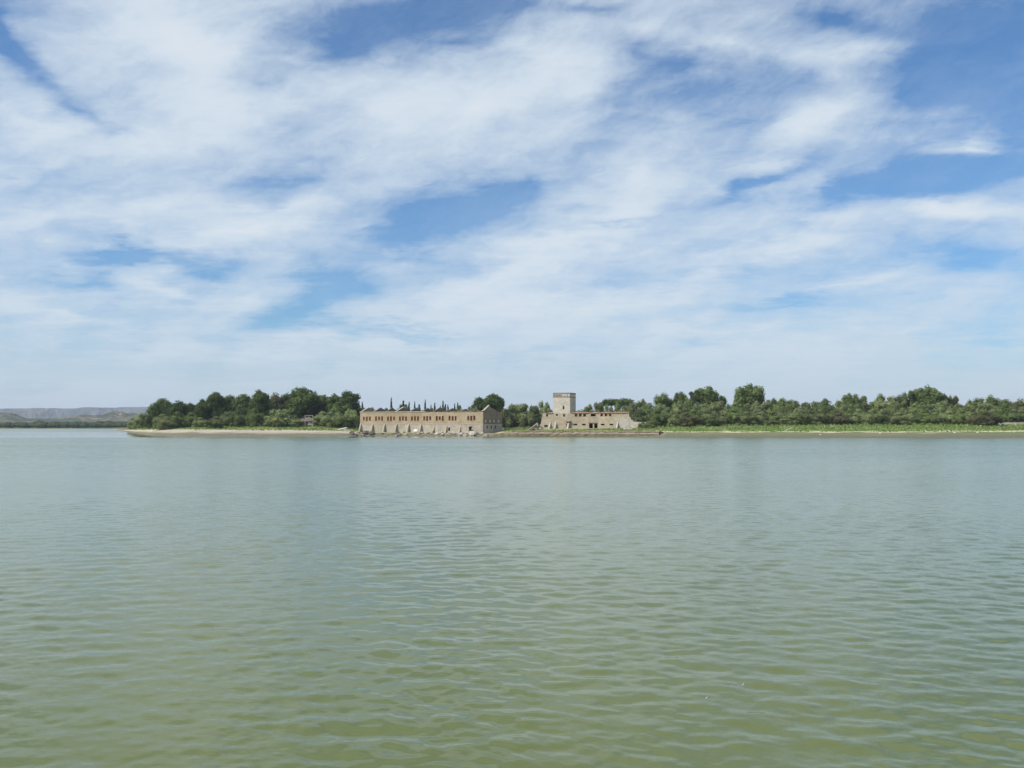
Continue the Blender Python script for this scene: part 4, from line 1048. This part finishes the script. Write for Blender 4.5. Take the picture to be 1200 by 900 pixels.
x, y = foot(492.5, 3.4); rock('boulder', 'white', x, y, ground_z(x, y)+.8, 1.9, 'single upright whitish boulder between the fifth and sixth buttresses', 'rock', None, 1.5)
for k in range(12):
    pt = at(736 + random.uniform(-5, 5), 426 + random.uniform(-2, 2), z=0)
    rock('rubble_block', 'rock_pale', pt.x, pt.y, ground_z(pt.x, pt.y)+.3*(1-abs(pt.x-49)/6), random.uniform(.5, 1.2), 'pale block in the small rubble heap on the grass before the fort', 'rock', 'rubble heap before the fort')
for k in range(10):
    pt = at(random.uniform(625, 700), 430 + random.uniform(-.5, 5), z=0)
    rock('stone', 'rock_pale', pt.x, pt.y, ground_z(pt.x, pt.y)+.1, random.uniform(.35, .7), 'small pale stone lying in the grass between the quay wall and the fort', 'rock', 'stones on the grass before the fort')
for px, py, s_, lab in ((961, 511.2, .55, 'small white stone on the mud below the large forward shrub'), (1031, 510.3, .65, 'small white stone on the mud below the rounded light tree'),
                        (1118, 509.6, .6, 'white stone on the mud below the thin greyish tree'), (1145, 510, .8, 'flat whitish stone on the mud below the left brown shrub'),
                        (1188, 510, .55, 'whitish stone on the mud nearest the right edge'), (1149, 499.6, .7, 'pale stone between the two brown shrubs')):
    d = 380
    for q_ in range(60):
        zt = zat(py, d)
        if ground_z((px-600)/F*d, d) >= zt: break
        d += 1
    x = (px-600)/F*d; rock('white_stone', 'white', x, d, ground_z(x, d)+.1, s_, lab, 'rock', None)
# pale slab and tipped rubble on the beach left of the long ruin
sb = at(400, 468, z=0); zz_ = ground_z(sb.x, sb.y)
slab = empty('beach_slab', (sb.x, sb.y, zz_), R(-14), 'long pale concrete slab tilted on the beach grass left of the long ruin', 'slab')
MB().prism([(-5.5, -.3), (2.6, 1.55), (2.9, 1.2), (-5.2, -.6)], -.8, .9, 'y').build('slab', M['white'], slab)
MB().prism([(1.2, -.5), (1.2, .9), (2.4, 1.15), (3.2, .3), (4.6, -.3)], -.7, .8, 'y').build('bank_block', M['rock_pale'], slab)
# collapsed stair left of the fort
cs = at(626, 437, z=0); zc_ = ground_z(cs.x, cs.y)
st_ = empty('collapsed_stair', (cs.x, cs.y, zc_-.1), R(-15), 'collapsed stair of dark leaning slabs at the left end of the fort', 'ruin')
MB().prism([(-3.4, 0), (-2.9, 0), (1.6, 3.2), (1.4, 3.6)], -.6, .7, 'y').build('leaning_slab', M['greystone'], st_)
MB().prism([(-1.6, 0), (-1.0, 0), (1.7, 2.3), (1.3, 2.6)], -1.3, -.7, 'y').build('leaning_slab', M['timber'], st_)
MB().box(1.2, 1.8, -.5, .6, -.2, 3.3).build('pier', M['greystone'], st_); MB().box(-.3, 0, -.5, .6, -.2, 1.7).build('pier', M['timber'], st_)
MB().prism([(1.81, 2.9), (4.1, 1.2), (3.7, .9), (1.81, 2.5)], -.5, .5, 'y').build('broken_landing', M['timber'], st_)
MB().box(-3.0, 4.0, .71, .95, -.1, .7).build('kerb', M['greystone'], st_)

# driftwood stick on the right grass
dr = at(924, 397, z=0); zd = ground_z(dr.x, dr.y)
mb = MB(); mb.tube([(-1.6, 0, 0), (-.3, .3, .55), (1.0, .5, 1.1), (1.7, .3, 1.7)], [.12, .1, .08, .04], 6); mb.tube([(1.0, .5, 1.1), (1.5, .9, 1.15), (1.9, 1.2, 1.4)], [.06, .05, .02], 5)
tag(mb.build('driftwood', M['white'], None, (dr.x, dr.y, zd)), 'bleached driftwood branch leaning on the grass below the large forward shrub', 'branch')

# weeds: uneven grass along the grass edges, one uncountable mass
vs, fs = [], []
r2 = random.Random(21)
for k in range(15000):
    px = r2.uniform(138, 1235)
    if 419 < px < 590: continue
    c = lerp_cols(px); yw = shore(px); q = r2.random()
    d = yw + c[4] * (r2.uniform(.85, 1.05)) + c[5] * q * 1.1
    x = (px-600)/F*d
    if 625 < px < 762 and d > 436: continue
    z = ground_z(x, d); h = r2.uniform(.25, .7) * (1.5 if q > .8 else 1); w = r2.uniform(.15, .45); an = r2.uniform(-.6, .6); i = len(vs)
    dx, dy = math.cos(an)*w, math.sin(an)*w
    vs += [(x-dx, d-dy, z-.1), (x+dx, d+dy, z-.1), (x+dx*.3+r2.uniform(-.2, .2), d, z+h)]; fs.append((i, i+1, i+2))
me = bpy.data.meshes.new('grass'); me.from_pydata(vs, [], fs)
m, t, p = material('grass_blades'); pos = t.node('ShaderNodeNewGeometry').outputs['Position']
t.l.new(t.mix(t.smooth(t.noise(pos, .15, 5, .7), .4, .6), (.13, .205, .045), (.20, .245, .08)), p.inputs['Base Color'])
tag(link_mesh('grass', me, m), 'rough grass and weeds along the banks', 'grass', kind='stuff')

# feathers afloat near the viewer
def feather(px, py, s_, label):
    d = CH / -px_dir(600, py)[1]; x = (px-600)/F*d
    root = empty('floating_feather', (x, d, .035), R(35), label, 'feather')
    mb = MB(); n = 7; i = 0
    top = [(s_*(k/n-.5), s_*.16*math.sin(math.pi*min(1, (k+.6)/n))) for k in range(n+1)]
    pts = top + [(a_, -b_*.7) for a_, b_ in reversed(top)]
    i0 = len(mb.v)
    for a_, b_ in pts: mb.v.append((a_, b_, .012 + 1.4*(a_/s_)**2*s_*.3 + abs(b_)*.3))
    for k in range(n): mb.f.append((i0+k, i0+k+1, i0+len(pts)-2-k, i0+len(pts)-1-k))
    v_ = mb.build('vane', M['white'], root); so_ = v_.modifiers.new('thickness', 'SOLIDIFY'); so_.thickness = .004
    MB().tube([(-s_*.62, 0, .04), (0, 0, .016), (s_*.5, 0, .05)], [.004, .004, .002], 5).build('quill', M['white'], root)
feather(867.5, 806, .06, 'tiny white feather floating in the foreground right of the middle')
feather(825, 822, .05, 'smaller pale feather floating just left of and nearer than the white one')

# ------------------------------------------------------------------ haze
hb = MB().box(-9800, 9800, -9800, 11900, -3.5, 260)
m = bpy.data.materials.new('haze_air'); m.use_nodes = True; t = NT(m.node_tree); t.n.clear()
o_ = t.node('ShaderNodeOutputMaterial'); pv = t.node('ShaderNodeVolumePrincipled'); pv.inputs['Color'].default_value = (.74, .84, 1, 1)
pv.inputs['Density'].default_value = 6.8e-5; pv.inputs['Anisotropy'].default_value = .0
t.l.new(pv.outputs[0], o_.inputs['Volume'])
tag(hb.build('haze', m), kind='stuff')
